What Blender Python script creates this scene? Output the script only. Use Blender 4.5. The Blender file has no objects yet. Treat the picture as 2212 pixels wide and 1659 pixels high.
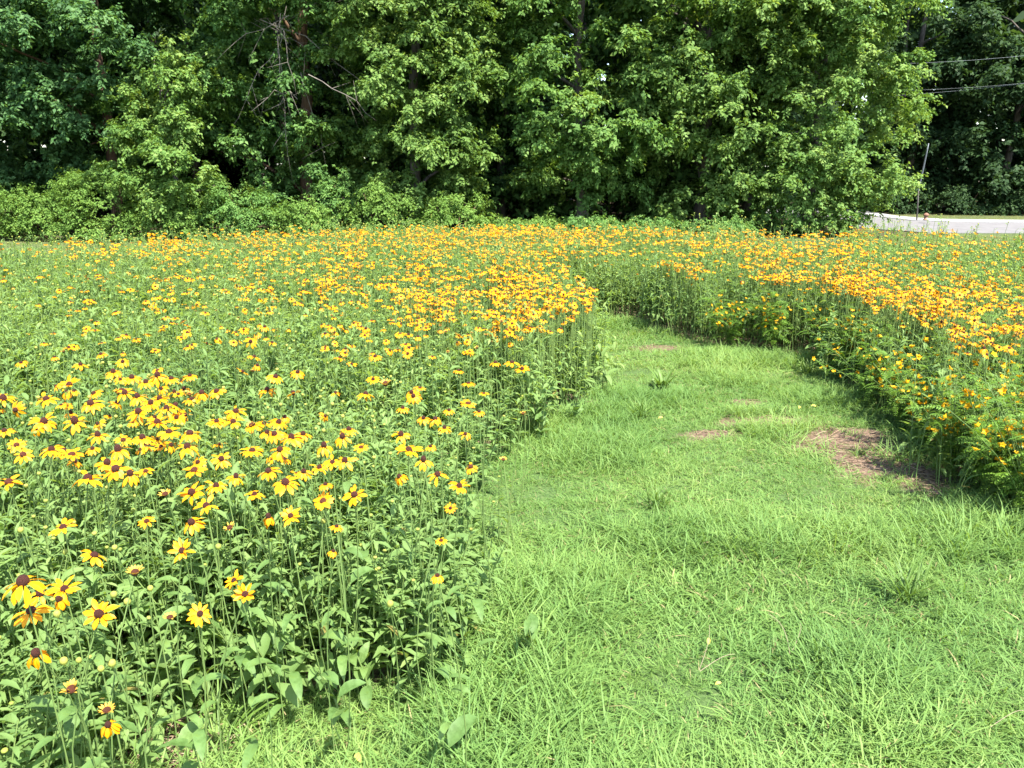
import bpy, math, random
import numpy as np
from mathutils import Vector, Euler, Matrix

# ------------------------------------------------------------------ camera, sky, sun, exposure
scene = bpy.context.scene
COL = scene.collection
F, PW, PH = 1736.0, 2212.0, 1659.0          # focal length and size of the photograph in working pixels
PITCH, CAMZ = math.radians(15.13), 1.6
cam_d = bpy.data.cameras.new("camera")
cam_d.sensor_width = 36.0
cam_d.lens = 36.0 * F / PW
cam_d.clip_start, cam_d.clip_end = 0.05, 3000.0
cam = bpy.data.objects.new("camera", cam_d)
cam.location = (0, 0, CAMZ)
cam.rotation_euler = (math.pi / 2 - PITCH, 0, 0)
COL.objects.link(cam)
scene.camera = cam

SUN_AZ, SUN_EL = math.radians(146), math.radians(60)
world = bpy.data.worlds.new("World")
scene.world = world
world.use_nodes = True
wn = world.node_tree
bg = wn.nodes["Background"]
sky = wn.nodes.new("ShaderNodeTexSky")
sky.sky_type = 'NISHITA'
sky.sun_disc = False
sky.sun_elevation = SUN_EL
sky.sun_rotation = SUN_AZ
wn.links.new(sky.outputs[0], bg.inputs[0])
bg.inputs[1].default_value = 0.15
sun_d = bpy.data.lights.new("sun", 'SUN')
sun_d.energy = 4.8
sun_d.angle = math.radians(0.53)
sun_d.color = (1.0, 0.96, 0.88)
sun = bpy.data.objects.new("sun", sun_d)
sv = Vector((math.cos(SUN_EL) * math.sin(SUN_AZ), math.cos(SUN_EL) * math.cos(SUN_AZ), math.sin(SUN_EL)))
sun.rotation_euler = sv.to_track_quat('Z', 'Y').to_euler()
sun.location = (12, -6, 30)
COL.objects.link(sun)
vs = scene.view_settings
vs.view_transform = 'Standard'
vs.look = 'None'
vs.gamma = 1.0
vs.use_curve_mapping = False
vs.exposure = 1.9
scene.cycles.max_bounces = 9
scene.cycles.transmission_bounces = 7
scene.cycles.diffuse_bounces = 7

# ------------------------------------------------------------------ helpers
rng = np.random.default_rng(7)
CP, SP = math.cos(PITCH), math.sin(PITCH)


def at(px, py, z=0.0):
    """Point of the place at height z that the photograph shows at working pixel (px, py)."""
    a, b = (px - PW / 2) / F, (PH / 2 - py) / F
    d = Vector((a, CP + b * SP, -SP + b * CP))
    t = (z - CAMZ) / d.z
    return Vector((d.x * t, d.y * t, z))


def at_y(px, py, Y):
    a, b = (px - PW / 2) / F, (PH / 2 - py) / F
    d = Vector((a, CP + b * SP, -SP + b * CP))
    t = Y / d.y
    return Vector((d.x * t, Y, CAMZ + d.z * t))


def proj(P):
    P = np.asarray(P, float)
    x, y, z = P[..., 0], P[..., 1], P[..., 2] - CAMZ
    depth = np.maximum(y * CP - z * SP, 1e-3)
    up = y * SP + z * CP
    return PW / 2 + F * x / depth, PH / 2 - F * up / depth, depth


def vnoise(x, y, s, seed=0):
    """Smooth value noise in 0..1."""
    x, y = np.asarray(x) / s, np.asarray(y) / s
    xi, yi = np.floor(x).astype(np.int64), np.floor(y).astype(np.int64)
    fx, fy = x - xi, y - yi
    fx, fy = fx * fx * (3 - 2 * fx), fy * fy * (3 - 2 * fy)

    def h(i, j):
        n = (i * 374761393 + j * 668265263 + seed * 974634777) & 0x7fffffff
        n = ((n ^ (n >> 13)) * 1274126177) & 0x7fffffff
        return ((n ^ (n >> 16)) & 0xffff) / 65535.0
    return (h(xi, yi) * (1 - fx) + h(xi + 1, yi) * fx) * (1 - fy) + (h(xi, yi + 1) * (1 - fx) + h(xi + 1, yi + 1) * fx) * fy


def inside(x, y, poly):
    x, y = np.asarray(x), np.asarray(y)
    c = np.zeros(x.shape, bool)
    n = len(poly)
    for i in range(n):
        (x1, y1), (x2, y2) = poly[i], poly[i - 1]
        if y1 == y2:
            continue
        k = (y1 > y) != (y2 > y)
        c ^= k & (x < (x2 - x1) * (y - y1) / (y2 - y1) + x1)
    return c


def mesh_of(name, verts, faces, attrs=None, mats=(), midx=None, smooth=True):
    """faces: list of int arrays (n,k). attrs: per vertex floats/ints. midx: one material index per face, in order."""
    me = bpy.data.meshes.new(name)
    verts = np.asarray(verts, np.float32)
    me.vertices.add(len(verts))
    me.vertices.foreach_set("co", verts.ravel())
    faces = [np.asarray(f, np.int32) for f in faces if len(f)]
    if faces:
        loops = np.concatenate([f.ravel() for f in faces])
        tot = np.concatenate([np.full(len(f), f.shape[1], np.int32) for f in faces])
        start = np.concatenate([[0], np.cumsum(tot)[:-1]]).astype(np.int32)
        me.loops.add(len(loops))
        me.loops.foreach_set("vertex_index", loops)
        me.polygons.add(len(tot))
        me.polygons.foreach_set("loop_start", start)
        me.polygons.foreach_set("loop_total", tot)
        if midx is not None:
            me.polygons.foreach_set("material_index", np.asarray(midx, np.int32))
        me.polygons.foreach_set("use_smooth", np.full(len(tot), smooth, bool))
    for k, v in (attrs or {}).items():
        v = np.asarray(v)
        if v.ndim == 2:
            a = me.attributes.new(k, 'FLOAT_VECTOR', 'POINT')
            a.data.foreach_set("vector", v.astype(np.float32).ravel())
        elif v.dtype.kind in 'iu':
            a = me.attributes.new(k, 'INT', 'POINT')
            a.data.foreach_set("value", v.astype(np.int32))
        else:
            a = me.attributes.new(k, 'FLOAT', 'POINT')
            a.data.foreach_set("value", v.astype(np.float32))
    for m in mats:
        me.materials.append(m)
    me.update(calc_edges=True)
    return me


class Geo:
    """Collects pieces: vertices with the attributes tint (0..1 colour choice) and along (0 base .. 1 tip)."""

    def __init__(self):
        self.v, self.t, self.a, self.f, self.m, self.n = [], [], [], [], [], 0

    def add(self, v, faces, tint=0.5, along=0.0, mat=0):
        v = np.asarray(v, float)
        self.v.append(v)
        self.t.append(np.broadcast_to(np.asarray(tint, float), (len(v),)))
        self.a.append(np.broadcast_to(np.asarray(along, float), (len(v),)))
        for f in (faces if isinstance(faces, list) else [faces]):
            f = np.asarray(f, np.int64)
            if len(f):
                self.f.append(f + self.n)
                self.m.append(np.full(len(f), mat))
        self.n += len(v)
        return self

    def merged(self, other, M=None, mat=None):
        v = np.concatenate(other.v)
        if M is not None:
            M = np.array(M)
            v = v @ M[:3, :3].T + M[:3, 3]
        self.v.append(v)
        self.t.append(np.concatenate(other.t))
        self.a.append(np.concatenate(other.a))
        for f, m in zip(other.f, other.m):
            self.f.append(f + self.n)
            self.m.append(m if mat is None else np.full(len(f), mat))
        self.n += len(v)
        return self

    def arrays(self):
        return np.concatenate(self.v), self.f, np.concatenate(self.t), np.concatenate(self.a), np.concatenate(self.m)

    def mesh(self, name, mats, smooth=True):
        v, f, t, a, m = self.arrays()
        return mesh_of(name, v, f, {"tint": t, "along": a}, mats, m, smooth)


def link(name, data, parent=None, loc=None, rot=None, scl=None):
    o = bpy.data.objects.new(name, data)
    COL.objects.link(o)
    if parent is not None:
        o.parent = parent
    if loc is not None:
        o.location = loc
    if rot is not None:
        o.rotation_euler = rot
    if scl is not None:
        o.scale = scl if hasattr(scl, '__len__') else (scl, scl, scl)
    return o


def tag(o, label, cat, group=None):
    o["label"] = label
    o["category"] = cat
    if group:
        o["group"] = group
    return o


def tube(pts, rad, sides=6, cap=True):
    pts = np.asarray(pts, float)
    k = len(pts)
    rad = np.broadcast_to(np.asarray(rad, float), (k,))
    tan = np.gradient(pts, axis=0)
    tan /= np.linalg.norm(tan, axis=1, keepdims=True) + 1e-9
    ref = np.array([0.0, 0.0, 1.0]) if abs(tan[:, 2]).mean() < 0.8 else np.array([1.0, 0.0, 0.0])
    s = np.cross(tan, ref)
    s /= np.linalg.norm(s, axis=1, keepdims=True) + 1e-9
    u = np.cross(s, tan)
    an = np.arange(sides) * 2 * math.pi / sides
    v = pts[:, None] + rad[:, None, None] * (np.cos(an)[None, :, None] * s[:, None] + np.sin(an)[None, :, None] * u[:, None])
    v = v.reshape(-1, 3)
    i = np.arange(k - 1)[:, None] * sides
    j = np.arange(sides)[None]
    j2 = (j + 1) % sides
    q = np.stack([i + j, i + j2, i + sides + j2, i + sides + j], -1).reshape(-1, 4)
    fs = [q]
    if cap:
        fs.append(np.arange(sides)[None] + (k - 1) * sides)
    return v, fs


def unit(a):
    return a / (np.linalg.norm(a, axis=-1, keepdims=True) + 1e-9)


def diamonds(P, A, N, L, W, tint):
    """Many folded leaves of four corners each: base P, axis A, normal N."""
    A = unit(A)
    S = unit(np.cross(A, N))
    N = np.cross(S, A)
    L, W = L[:, None], W[:, None]
    v = np.stack([P, P + A * L * .42 + S * W * .5 + N * W * .16, P + A * L - N * L * .14, P + A * L * .42 - S * W * .5 + N * W * .16], 1)
    n = len(P)
    return v.reshape(-1, 3), np.arange(n * 4).reshape(n, 4), np.repeat(tint, 4), np.tile([0, .45, 1, .45], n)


def blade(length, width, a0, a1, az, base=(0, 0, 0), seg=4, belly=.3, cup=.12, twist=0.0):
    """A leaf, petal or grass blade: leaves its base at angle a0 above level and ends at a1; three points across."""
    t = np.linspace(0, 1, seg + 1)
    ang = np.radians(a0 + (a1 - a0) * t)
    dl = length / seg
    r = np.concatenate([[0], np.cumsum(np.cos((ang[1:] + ang[:-1]) / 2) * dl)])
    z = np.concatenate([[0], np.cumsum(np.sin((ang[1:] + ang[:-1]) / 2) * dl)])
    w = width * .5 * np.sin(np.clip(t, 0, 1) ** belly_pow(belly) * math.pi) ** .75
    w = np.maximum(w, width * .06)
    w[-1] = width * .03
    dr = np.array([math.cos(az), math.sin(az), 0])
    sd = np.array([-math.sin(az), math.cos(az), 0])
    c = np.asarray(base)[None] + r[:, None] * dr + z[:, None] * np.array([0, 0, 1.0])
    nrm = -np.sin(ang)[:, None] * dr + np.cos(ang)[:, None] * np.array([0, 0, 1.0])
    tw = twist * t
    s2 = np.cos(tw)[:, None] * sd + np.sin(tw)[:, None] * nrm
    n2 = np.cos(tw)[:, None] * nrm - np.sin(tw)[:, None] * sd
    left = c + s2 * w[:, None] + n2 * (w * cup * 2)[:, None]
    right = c - s2 * w[:, None] + n2 * (w * cup * 2)[:, None]
    v = np.stack([left, c, right], 1).reshape(-1, 3)
    q = []
    for i in range(seg):
        for j in (0, 1):
            q.append((i * 3 + j, i * 3 + j + 1, i * 3 + j + 4, i * 3 + j + 3))
    return v, np.array(q), np.repeat(t, 3)


def belly_pow(b):
    """Power that puts the widest place of a leaf at fraction b of its length."""
    return math.log(.5) / math.log(max(.05, min(.95, b)))


def thin_blade(length, width, a0, a1, az, base, seg=3):
    """A grass blade two points across, tapering to a tip."""
    t = np.linspace(0, 1, seg + 1)
    ang = np.radians(a0 + (a1 - a0) * t)
    dl = length / seg
    r = np.concatenate([[0], np.cumsum(np.cos((ang[1:] + ang[:-1]) / 2) * dl)])
    z = np.concatenate([[0], np.cumsum(np.sin((ang[1:] + ang[:-1]) / 2) * dl)])
    w = width * .5 * (1 - t ** 1.8) * (.7 + .5 * np.sin(t * math.pi))
    dr = np.array([math.cos(az), math.sin(az), 0])
    sd = np.array([-math.sin(az), math.cos(az), 0])
    c = np.asarray(base)[None] + r[:, None] * dr + z[:, None] * np.array([0, 0, 1.0])
    v = np.stack([c + sd * w[:, None], c - sd * w[:, None]], 1).reshape(-1, 3)[:-1]
    q = np.array([(2 * i, 2 * i + 1, 2 * i + 3, 2 * i + 2) for i in range(seg - 1)])
    tri = np.array([(2 * seg - 2, 2 * seg - 1, 2 * seg)])
    return v, [q, tri], np.repeat(t, 2)[:-1]


def scatter_nodes():
    ng = bpy.data.node_groups.new("scatter", 'GeometryNodeTree')
    ng.interface.new_socket("Geometry", in_out='INPUT', socket_type='NodeSocketGeometry')
    ng.interface.new_socket("Geometry", in_out='OUTPUT', socket_type='NodeSocketGeometry')
    N, L = ng.nodes, ng.links
    gi, go = N.new('NodeGroupInput'), N.new('NodeGroupOutput')

    def attr(name, typ):
        n = N.new('GeometryNodeInputNamedAttribute')
        n.data_type = typ
        n.inputs['Name'].default_value = name
        return n.outputs['Attribute']
    pid = attr("pid", 'INT')
    cmp_ = N.new('FunctionNodeCompare')
    cmp_.data_type = 'INT'
    cmp_.operation = 'GREATER_EQUAL'
    ia = [s for s in cmp_.inputs if s.type == 'INT']
    L.new(pid, ia[0])
    ia[1].default_value = 0
    sep = N.new('GeometryNodeSeparateGeometry')
    sep.domain = 'POINT'
    L.new(gi.outputs[0], sep.inputs['Geometry'])
    L.new(cmp_.outputs[0], sep.inputs['Selection'])
    spl = N.new('GeometryNodeSplitToInstances')
    spl.domain = 'POINT'
    L.new(sep.outputs['Selection'], spl.inputs['Geometry'])
    L.new(pid, spl.inputs['Group ID'])
    iop = N.new('GeometryNodeInstanceOnPoints')
    L.new(sep.outputs['Inverted'], iop.inputs['Points'])
    L.new(spl.outputs['Instances'], iop.inputs['Instance'])
    iop.inputs['Pick Instance'].default_value = True
    L.new(attr("pick", 'INT'), iop.inputs['Instance Index'])
    L.new(attr("rot", 'FLOAT_VECTOR'), iop.inputs['Rotation'])
    L.new(attr("scl", 'FLOAT_VECTOR'), iop.inputs['Scale'])
    L.new(iop.outputs['Instances'], go.inputs[0])
    return ng


SCATTER = scatter_nodes()


def scatter(name, protos, pts, rot, scl, tint, pick, mats):
    """One object: small plant pieces (protos) repeated on many points."""
    V, FA, T, A, M, PID = [], [], [], [], [], []
    n = 0
    for i, g in enumerate(protos):
        v, f, t, a, m = g.arrays()
        V.append(v)
        FA += [x + n for x in f]
        T.append(t)
        A.append(a)
        M.append(m)
        PID.append(np.full(len(v), i))
        n += len(v)
    k = len(pts)
    scl = np.asarray(scl, float)
    if scl.ndim == 1:
        scl = np.repeat(scl[:, None], 3, 1)
    z = np.zeros(n)
    me = mesh_of(name, np.concatenate(V + [pts]), FA,
                 {"tint": np.concatenate(T + [np.zeros(k)]), "along": np.concatenate(A + [np.zeros(k)]),
                  "pid": np.concatenate(PID + [np.full(k, -1)]).astype(np.int32),
                  "pick": np.concatenate([z, pick]).astype(np.int32),
                  "itint": np.concatenate([z, tint]),
                  "rot": np.concatenate([np.zeros((n, 3)), rot]), "scl": np.concatenate([np.ones((n, 3)), scl])},
                 mats, np.concatenate(M))
    o = link(name, me)
    o["kind"] = "stuff"
    md = o.modifiers.new("scatter", 'NODES')
    md.node_group = SCATTER
    return o


# ------------------------------------------------------------------ materials
def new_mat(name):
    m = bpy.data.materials.new(name)
    m.use_nodes = True
    nt = m.node_tree
    return m, nt, nt.nodes["Principled BSDF"], nt.nodes["Material Output"]


def node(nt, typ, **kw):
    n = nt.nodes.new(typ)
    for k, v in kw.items():
        setattr(n, k, v)
    return n


def ramp(nt, stops):
    r = nt.nodes.new('ShaderNodeValToRGB')
    e = r.color_ramp.elements
    while len(e) < len(stops):
        e.new(.5)
    for x, (p, c) in zip(e, stops):
        x.position = p
        x.color = (*c, 1)
    return r


def leaf_mat(name, stops, trans=.35, rough=.5, spec=.35, inst=False, obj=False, tip=None, tcol=1.35, mottle=0):
    """Leaf: colour picked from a ramp by the leaf's own tint; some light comes through."""
    m, nt, p, out = new_mat(name)
    L = nt.links
    a = node(nt, 'ShaderNodeAttribute', attribute_name="tint")
    val = a.outputs['Fac']
    if inst or obj:
        if inst:
            b = node(nt, 'ShaderNodeAttribute', attribute_name="itint", attribute_type='INSTANCER')
            bo = b.outputs['Fac']
        else:
            b = node(nt, 'ShaderNodeObjectInfo')
            bo = b.outputs['Random']
        mx = node(nt, 'ShaderNodeMix')
        mx.inputs[0].default_value = .6 if inst else .4
        L.new(val, mx.inputs[2])
        L.new(bo, mx.inputs[3])
        val = mx.outputs[0]
    r = ramp(nt, stops)
    L.new(val, r.inputs[0])
    col = r.outputs[0]
    if tip is not None:
        al = node(nt, 'ShaderNodeAttribute', attribute_name="along")
        rr = ramp(nt, [(0, (.25, .25, .25)), (.3, (1, 1, 1))]) if tip[0] == 'base' else ramp(nt, [(.7, (1, 1, 1)), (1, (0, 0, 0))])
        L.new(al.outputs['Fac'], rr.inputs[0])
        mm = node(nt, 'ShaderNodeMix', data_type='RGBA')
        L.new(rr.outputs[0], mm.inputs[0])
        mm.inputs[6].default_value = (*tip[1], 1)
        L.new(col, mm.inputs[7])
        col = mm.outputs[2]
    if mottle:
        tcn = node(nt, 'ShaderNodeTexCoord')
        nzn = node(nt, 'ShaderNodeTexNoise')
        nzn.inputs['Scale'].default_value = mottle
        nzn.inputs['Detail'].default_value = 6
        L.new(tcn.outputs['Object'], nzn.inputs[0])
        rn = ramp(nt, [(.3, (.62, .66, .50)), (.55, (1, 1, 1)), (.75, (1.0, .96, .8))])
        L.new(nzn.outputs[0], rn.inputs[0])
        mo = node(nt, 'ShaderNodeMix', data_type='RGBA', blend_type='MULTIPLY')
        mo.inputs[0].default_value = 1
        L.new(col, mo.inputs[6])
        L.new(rn.outputs[0], mo.inputs[7])
        col = mo.outputs[2]
        bm = node(nt, 'ShaderNodeBump')
        bm.inputs['Strength'].default_value = .5
        bm.inputs['Distance'].default_value = .004
        L.new(nzn.outputs[0], bm.inputs['Height'])
        L.new(bm.outputs[0], p.inputs['Normal'])
    L.new(col, p.inputs['Base Color'])
    p.inputs['Roughness'].default_value = rough
    p.inputs['Specular IOR Level'].default_value = spec
    tr = node(nt, 'ShaderNodeBsdfTranslucent')
    g = node(nt, 'ShaderNodeMix', data_type='RGBA', blend_type='MULTIPLY')
    g.inputs[0].default_value = 1
    L.new(col, g.inputs[6])
    g.inputs[7].default_value = (tcol * 1.1, tcol, tcol * .45, 1)
    L.new(g.outputs[2], tr.inputs[0])
    ms = node(nt, 'ShaderNodeMixShader')
    ms.inputs[0].default_value = trans
    L.new(p.outputs[0], ms.inputs[1])
    L.new(tr.outputs[0], ms.inputs[2])
    L.new(ms.outputs[0], out.inputs[0])
    return m


def rough_mat(name, c1, c2, scale=8, rough=.85, bump=.3, stretch=None, detail=6):
    m, nt, p, out = new_mat(name)
    L = nt.links
    tc = node(nt, 'ShaderNodeTexCoord')
    mp = node(nt, 'ShaderNodeMapping')
    if stretch:
        mp.inputs['Scale'].default_value = stretch
    L.new(tc.outputs['Object'], mp.inputs[0])
    nz = node(nt, 'ShaderNodeTexNoise')
    nz.inputs['Scale'].default_value = scale
    nz.inputs['Detail'].default_value = detail
    L.new(mp.outputs[0], nz.inputs[0])
    r = ramp(nt, [(.3, c1), (.7, c2)])
    L.new(nz.outputs[0], r.inputs[0])
    L.new(r.outputs[0], p.inputs['Base Color'])
    p.inputs['Roughness'].default_value = rough
    p.inputs['Specular IOR Level'].default_value = .25
    if bump:
        b = node(nt, 'ShaderNodeBump')
        b.inputs['Strength'].default_value = bump
        b.inputs['Distance'].default_value = .02
        L.new(nz.outputs[0], b.inputs['Height'])
        L.new(b.outputs[0], p.inputs['Normal'])
    return m


M_TREE = {
    'cool': leaf_mat("cool_tree_leaf", [(0, (0.0365, 0.0852, 0.0278)), (.5, (0.0608, 0.1408, 0.0408)), (1, (0.1182, 0.2121, 0.0643))], rough=.62, spec=0.23),
    'mid': leaf_mat("mid_tree_leaf", [(0, (0.0416, 0.0989, 0.0212)), (.5, (0.0758, 0.1598, 0.0370)), (1, (0.1432, 0.2467, 0.0619))], rough=.62, spec=0.20),
    'warm': leaf_mat("warm_tree_leaf", [(0, (0.0563, 0.1133, 0.0237)), (.5, (0.1064, 0.1886, 0.0392)), (1, (0.1990, 0.2844, 0.0711))], rough=.62, spec=0.17),
    'fresh': leaf_mat("fresh_tree_leaf", [(0, (0.0552, 0.1196, 0.0252)), (.5, (0.1028, 0.1930, 0.0399)), (1, (0.1971, 0.2842, 0.0702))], rough=.62, spec=0.17),
    'dark': leaf_mat("painted_shade_tree_leaf", [(0, (0.0180, 0.0432, 0.0152)), (.5, (0.0310, 0.0662, 0.0205)), (1, (0.0540, 0.0979, 0.0317))], rough=.62, spec=0.15),  # leaf colour darkened in place of shade across the road; deep wood shares it
    'shrub': leaf_mat("shrub_leaf", [(0, (0.0657, 0.1335, 0.0234)), (.5, (0.1166, 0.2087, 0.0387)), (1, (0.1891, 0.2933, 0.0621))], rough=.62, spec=0.15),
    'shrub2': leaf_mat("cool_shrub_leaf", [(0, (0.059, 0.133, 0.033)), (.5, (0.099, 0.200, 0.045)), (1, (0.172, 0.290, 0.070))], rough=.62, spec=0.17),
}
M_BARK = rough_mat("grey_bark", (.045, .037, .03), (.13, .11, .09), 14, .9, .6, (1, 1, .25))
M_BARK2 = rough_mat("brown_bark", (.05, .03, .018), (.15, .09, .055), 12, .9, .6, (1, 1, .25))
M_TWIG = rough_mat("dry_twig", (.10, .085, .07), (.22, .19, .16), 10, .85, .2)
GRASS_ST = [(0, (0.0683, 0.1455, 0.0351)), (.35, (0.1139, 0.2115, 0.0517)), (.7, (0.1667, 0.2678, 0.0642)), (1, (0.2516, 0.3202, 0.0931))]
M_GRASS = leaf_mat("grass_blade", GRASS_ST, .38, .6, .22, inst=True)
M_VERGE_GRASS = leaf_mat("dull_mown_blade", [(0, (.10, .13, .045)), (.5, (.15, .175, .065)), (1, (.21, .21, .09))], .3, .7, .15, inst=True)
M_WEED = leaf_mat("weed_blade", [(0, (0.0688, 0.1313, 0.0240)), (.6, (0.1187, 0.1995, 0.0360)), (1, (0.1875, 0.2625, 0.0520))], .3, .5, .3, obj=True)
M_DRYBLADE = leaf_mat("dry_blade", [(0, (.17, .14, .06)), (1, (.30, .26, .12))], .25, .6, .2)
BED_ST = [(0, (0.0884, 0.1581, 0.0460)), (.4, (0.1404, 0.2326, 0.0660)), (.75, (0.1924, 0.2907, 0.0860)), (1, (0.2704, 0.3519, 0.1120))]
M_BED = leaf_mat("meadow_leaf", BED_ST, .48, .62, .25, inst=True)
M_YELLOWED = leaf_mat("yellowing_leaf", [(0, (0.1200, 0.1020, 0.0300)), (.5, (0.1800, 0.1620, 0.0420)), (1, (0.2160, 0.1800, 0.0780))], .3, .6, .2)
M_BEDSTEM = leaf_mat("meadow_stem", [(0, (.075, .13, .035)), (1, (.17, .24, .065))], .1, .6, .25)
M_LEAF = leaf_mat("broad_leaf", [(0, (.070, .135, .036)), (.5, (.115, .20, .054)), (1, (.185, .27, .075))], .36, .58, .28, obj=True, mottle=5)
M_PETAL = leaf_mat("yellow_petal", [(0, (0.6120, 0.2292, 0.0019)), (.5, (0.6800, 0.2846, 0.0026)), (1, (0.7140, 0.3320, 0.0045))], .28, .5, .25, obj=True, tip=('base', (0.6120, 0.2135, 0.0019)), tcol=1.0)
M_PETAL_FAR = leaf_mat("far_yellow_petal", [(0, (0.6120, 0.2521, 0.0019)), (.5, (0.6800, 0.3131, 0.0026)), (1, (0.7140, 0.3652, 0.0045))], .28, .5, .25, tip=('base', (0.6120, 0.2349, 0.0019)), tcol=1.0)
M_RUST = leaf_mat("rusty_petal", [(0, (0.6630, 0.2520, 0.0032)), (1, (0.7140, 0.3360, 0.0048))], .25, .5, .25, obj=True, tip=('base', (0.2040, 0.0295, 0.0032)), tcol=1.0)
M_PALEPETAL = leaf_mat("pale_half_open_petal", [(0, (0.4960, 0.2700, 0.0280)), (1, (0.5920, 0.3750, 0.0630))], .28, .55, .2, obj=True, tip=('base', (0.3200, 0.2700, 0.0420)), tcol=1.0)
M_CONE = rough_mat("brown_cone", (.030, .009, .006), (.115, .035, .020), 900, .75, .8)
M_CONERED = rough_mat("reddish_cone", (.055, .014, .007), (.165, .050, .022), 900, .75, .8)
M_BUD = leaf_mat("yellow_green_bud", [(0, (0.1600, 0.2210, 0.0400)), (1, (0.3360, 0.3230, 0.0640))], .15, .6, .2, obj=True)
M_PEA = leaf_mat("pea_leaflet", [(0, (.060, .130, .016)), (.5, (.105, .200, .024)), (1, (.170, .280, .040))], .35, .5, .3, obj=True)
M_PEAFLOWER = leaf_mat("pea_blossom_petal", [(0, (0.6120, 0.3159, 0.0048)), (1, (0.6970, 0.4037, 0.0096))], .3, .5, .2, obj=True, tcol=1.0)
M_STRAW = leaf_mat("straw", [(0, (0.1820, 0.1155, 0.0735)), (.6, (0.2800, 0.1960, 0.1260)), (1, (0.3850, 0.2940, 0.2100))], .1, .8, .15)


# ------------------------------------------------------------------ the ground
LAWN_PX = [(215, 1720), (265, 1600), (330, 1530), (470, 1500), (700, 1480), (940, 1440), (965, 1330), (950, 1200), (985, 1090),
           (1060, 985), (1185, 905), (1285, 862), (1280, 805), (1235, 755), (1205, 706), (1235, 684), (1330, 690),
           (1420, 712), (1520, 742), (1630, 752), (1770, 772), (1830, 825), (1920, 895), (2010, 955), (2075, 1030),
           (2170, 1085), (2360, 1150), (2960, 1400)]
LAWN = [tuple(at(x, y)[:2]) for x, y in LAWN_PX] + [(6, -3), (-.75, -3)]
FAR_EDGE = [(-13, 6.6), (-8.2, 7.9), (-5.8, 9.7), (-4, 11.3), (-2.4, 11.9), (0, 12.6), (2.0, 12.0), (3.4, 11.0), (4.2, 10.8), (5, 11.6), (6.0, 11.4), (7.2, 10.6), (13, 9.6)]
BED_OUT = [(-13, 0.2)] + FAR_EDGE + [(13, 0.2)]


def in_lawn(x, y):
    return inside(x, y, LAWN)


def in_bed(x, y):
    return inside(x, y, BED_OUT) & ~in_lawn(x, y)


BARE_PX = [(1895, 990, 95, 45, 1.1), (1800, 950, 130, 26, 1.0), (1660, 908, 120, 16, .85), (1540, 935, 80, 13, .66), (1288, 868, 45, 12, .85),
           (1265, 925, 60, 9, .8), (355, 1622, 95, 66, 2.6), (1410, 752, 70, 8, .6), (1600, 865, 55, 9, .55),
           (1900, 516, 55, 5, 1.0), (2000, 1030, 60, 36, 1.0), (1700, 880, 50, 8, .5), (1460, 1500, 50, 18, .3)]


def bare(x, y):
    x, y = np.asarray(x, float), np.asarray(y, float)
    px, py, d = proj(np.stack([x, y, np.zeros_like(x)], -1))
    b = np.zeros_like(x)
    for cx, cy, rx, ry, k in BARE_PX:
        b = np.maximum(b, k * np.exp(-(((px - cx) / rx) ** 2 + ((py - cy) / ry) ** 2)))
    b = b * (.22 + .6 * vnoise(x, y, .30, 3) + .75 * vnoise(x, y, .11, 4) + .55 * vnoise(x, y, .045, 5))
    return np.where(y > .3, b, 0)


def height(x, y):
    return .05 * (vnoise(x, y, 1.7, 11) - .5) + .025 * (vnoise(x, y, .45, 12) - .5)


def axis(lo, hi, fine_lo, fine_hi, step, grow=1.25):
    a = list(np.arange(fine_lo, fine_hi + 1e-6, step))
    s, p = step, fine_hi
    while p < hi:
        s *= grow
        p += s
        a.append(min(p, hi))
    s, p = step, fine_lo
    b = []
    while p > lo:
        s *= grow
        p -= s
        b.append(max(p, lo))
    return np.array(b[::-1] + a)


gx, gy = axis(-600, 600, -5, 6, .06), axis(-80, 900, .6, 10, .06)
X, Y = np.meshgrid(gx, gy)
near = np.clip(1.5 - np.maximum(np.abs(X) - 10, np.maximum(Y - 15, -Y)) / 6, 0, 1)
Z = height(X, Y) * near
gv = np.stack([X, Y, Z], -1).reshape(-1, 3)
nx, ny = len(gx), len(gy)
ii = (np.arange(ny - 1)[:, None] * nx + np.arange(nx - 1)[None]).ravel()
gq = np.stack([ii, ii + 1, ii + nx + 1, ii + nx], -1)
wood = np.clip((gv[:, 1] - 18.6) / 1.2, 0, 1) * (gv[:, 0] < 10.3) + np.clip((gv[:, 1] - 28.0) / .8, 0, 1) * (gv[:, 0] >= 10.3)
m, nt, p, out = new_mat("ground_soil_and_shade_dark_thatch")
L = nt.links
tc = node(nt, 'ShaderNodeTexCoord')
n1 = node(nt, 'ShaderNodeTexNoise')
n1.inputs['Scale'].default_value = 55
n1.inputs['Detail'].default_value = 8
n2 = node(nt, 'ShaderNodeTexNoise')
n2.inputs['Scale'].default_value = 2.2
n2.inputs['Detail'].default_value = 6
L.new(tc.outputs['Object'], n1.inputs[0])
L.new(tc.outputs['Object'], n2.inputs[0])
soil = ramp(nt, [(.3, (0.0643, 0.0406, 0.0265)), (.5, (0.1134, 0.0758, 0.0518)), (.72, (0.1890, 0.1354, 0.0950))])
L.new(n1.outputs[0], soil.inputs[0])
th = ramp(nt, [(.3, (.036, .066, .020)), (.6, (.070, .112, .034)), (.8, (.12, .14, .06))])  # thatch darkened to paint shade into the gaps between grass blades
L.new(n1.outputs[0], th.inputs[0])
ab = node(nt, 'ShaderNodeAttribute', attribute_name="bare")
ad = node(nt, 'ShaderNodeMath', operation='ADD')
L.new(ab.outputs['Fac'], ad.inputs[0])
sc_ = node(nt, 'ShaderNodeMath', operation='MULTIPLY_ADD')
L.new(n1.outputs[0], sc_.inputs[0])
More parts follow.
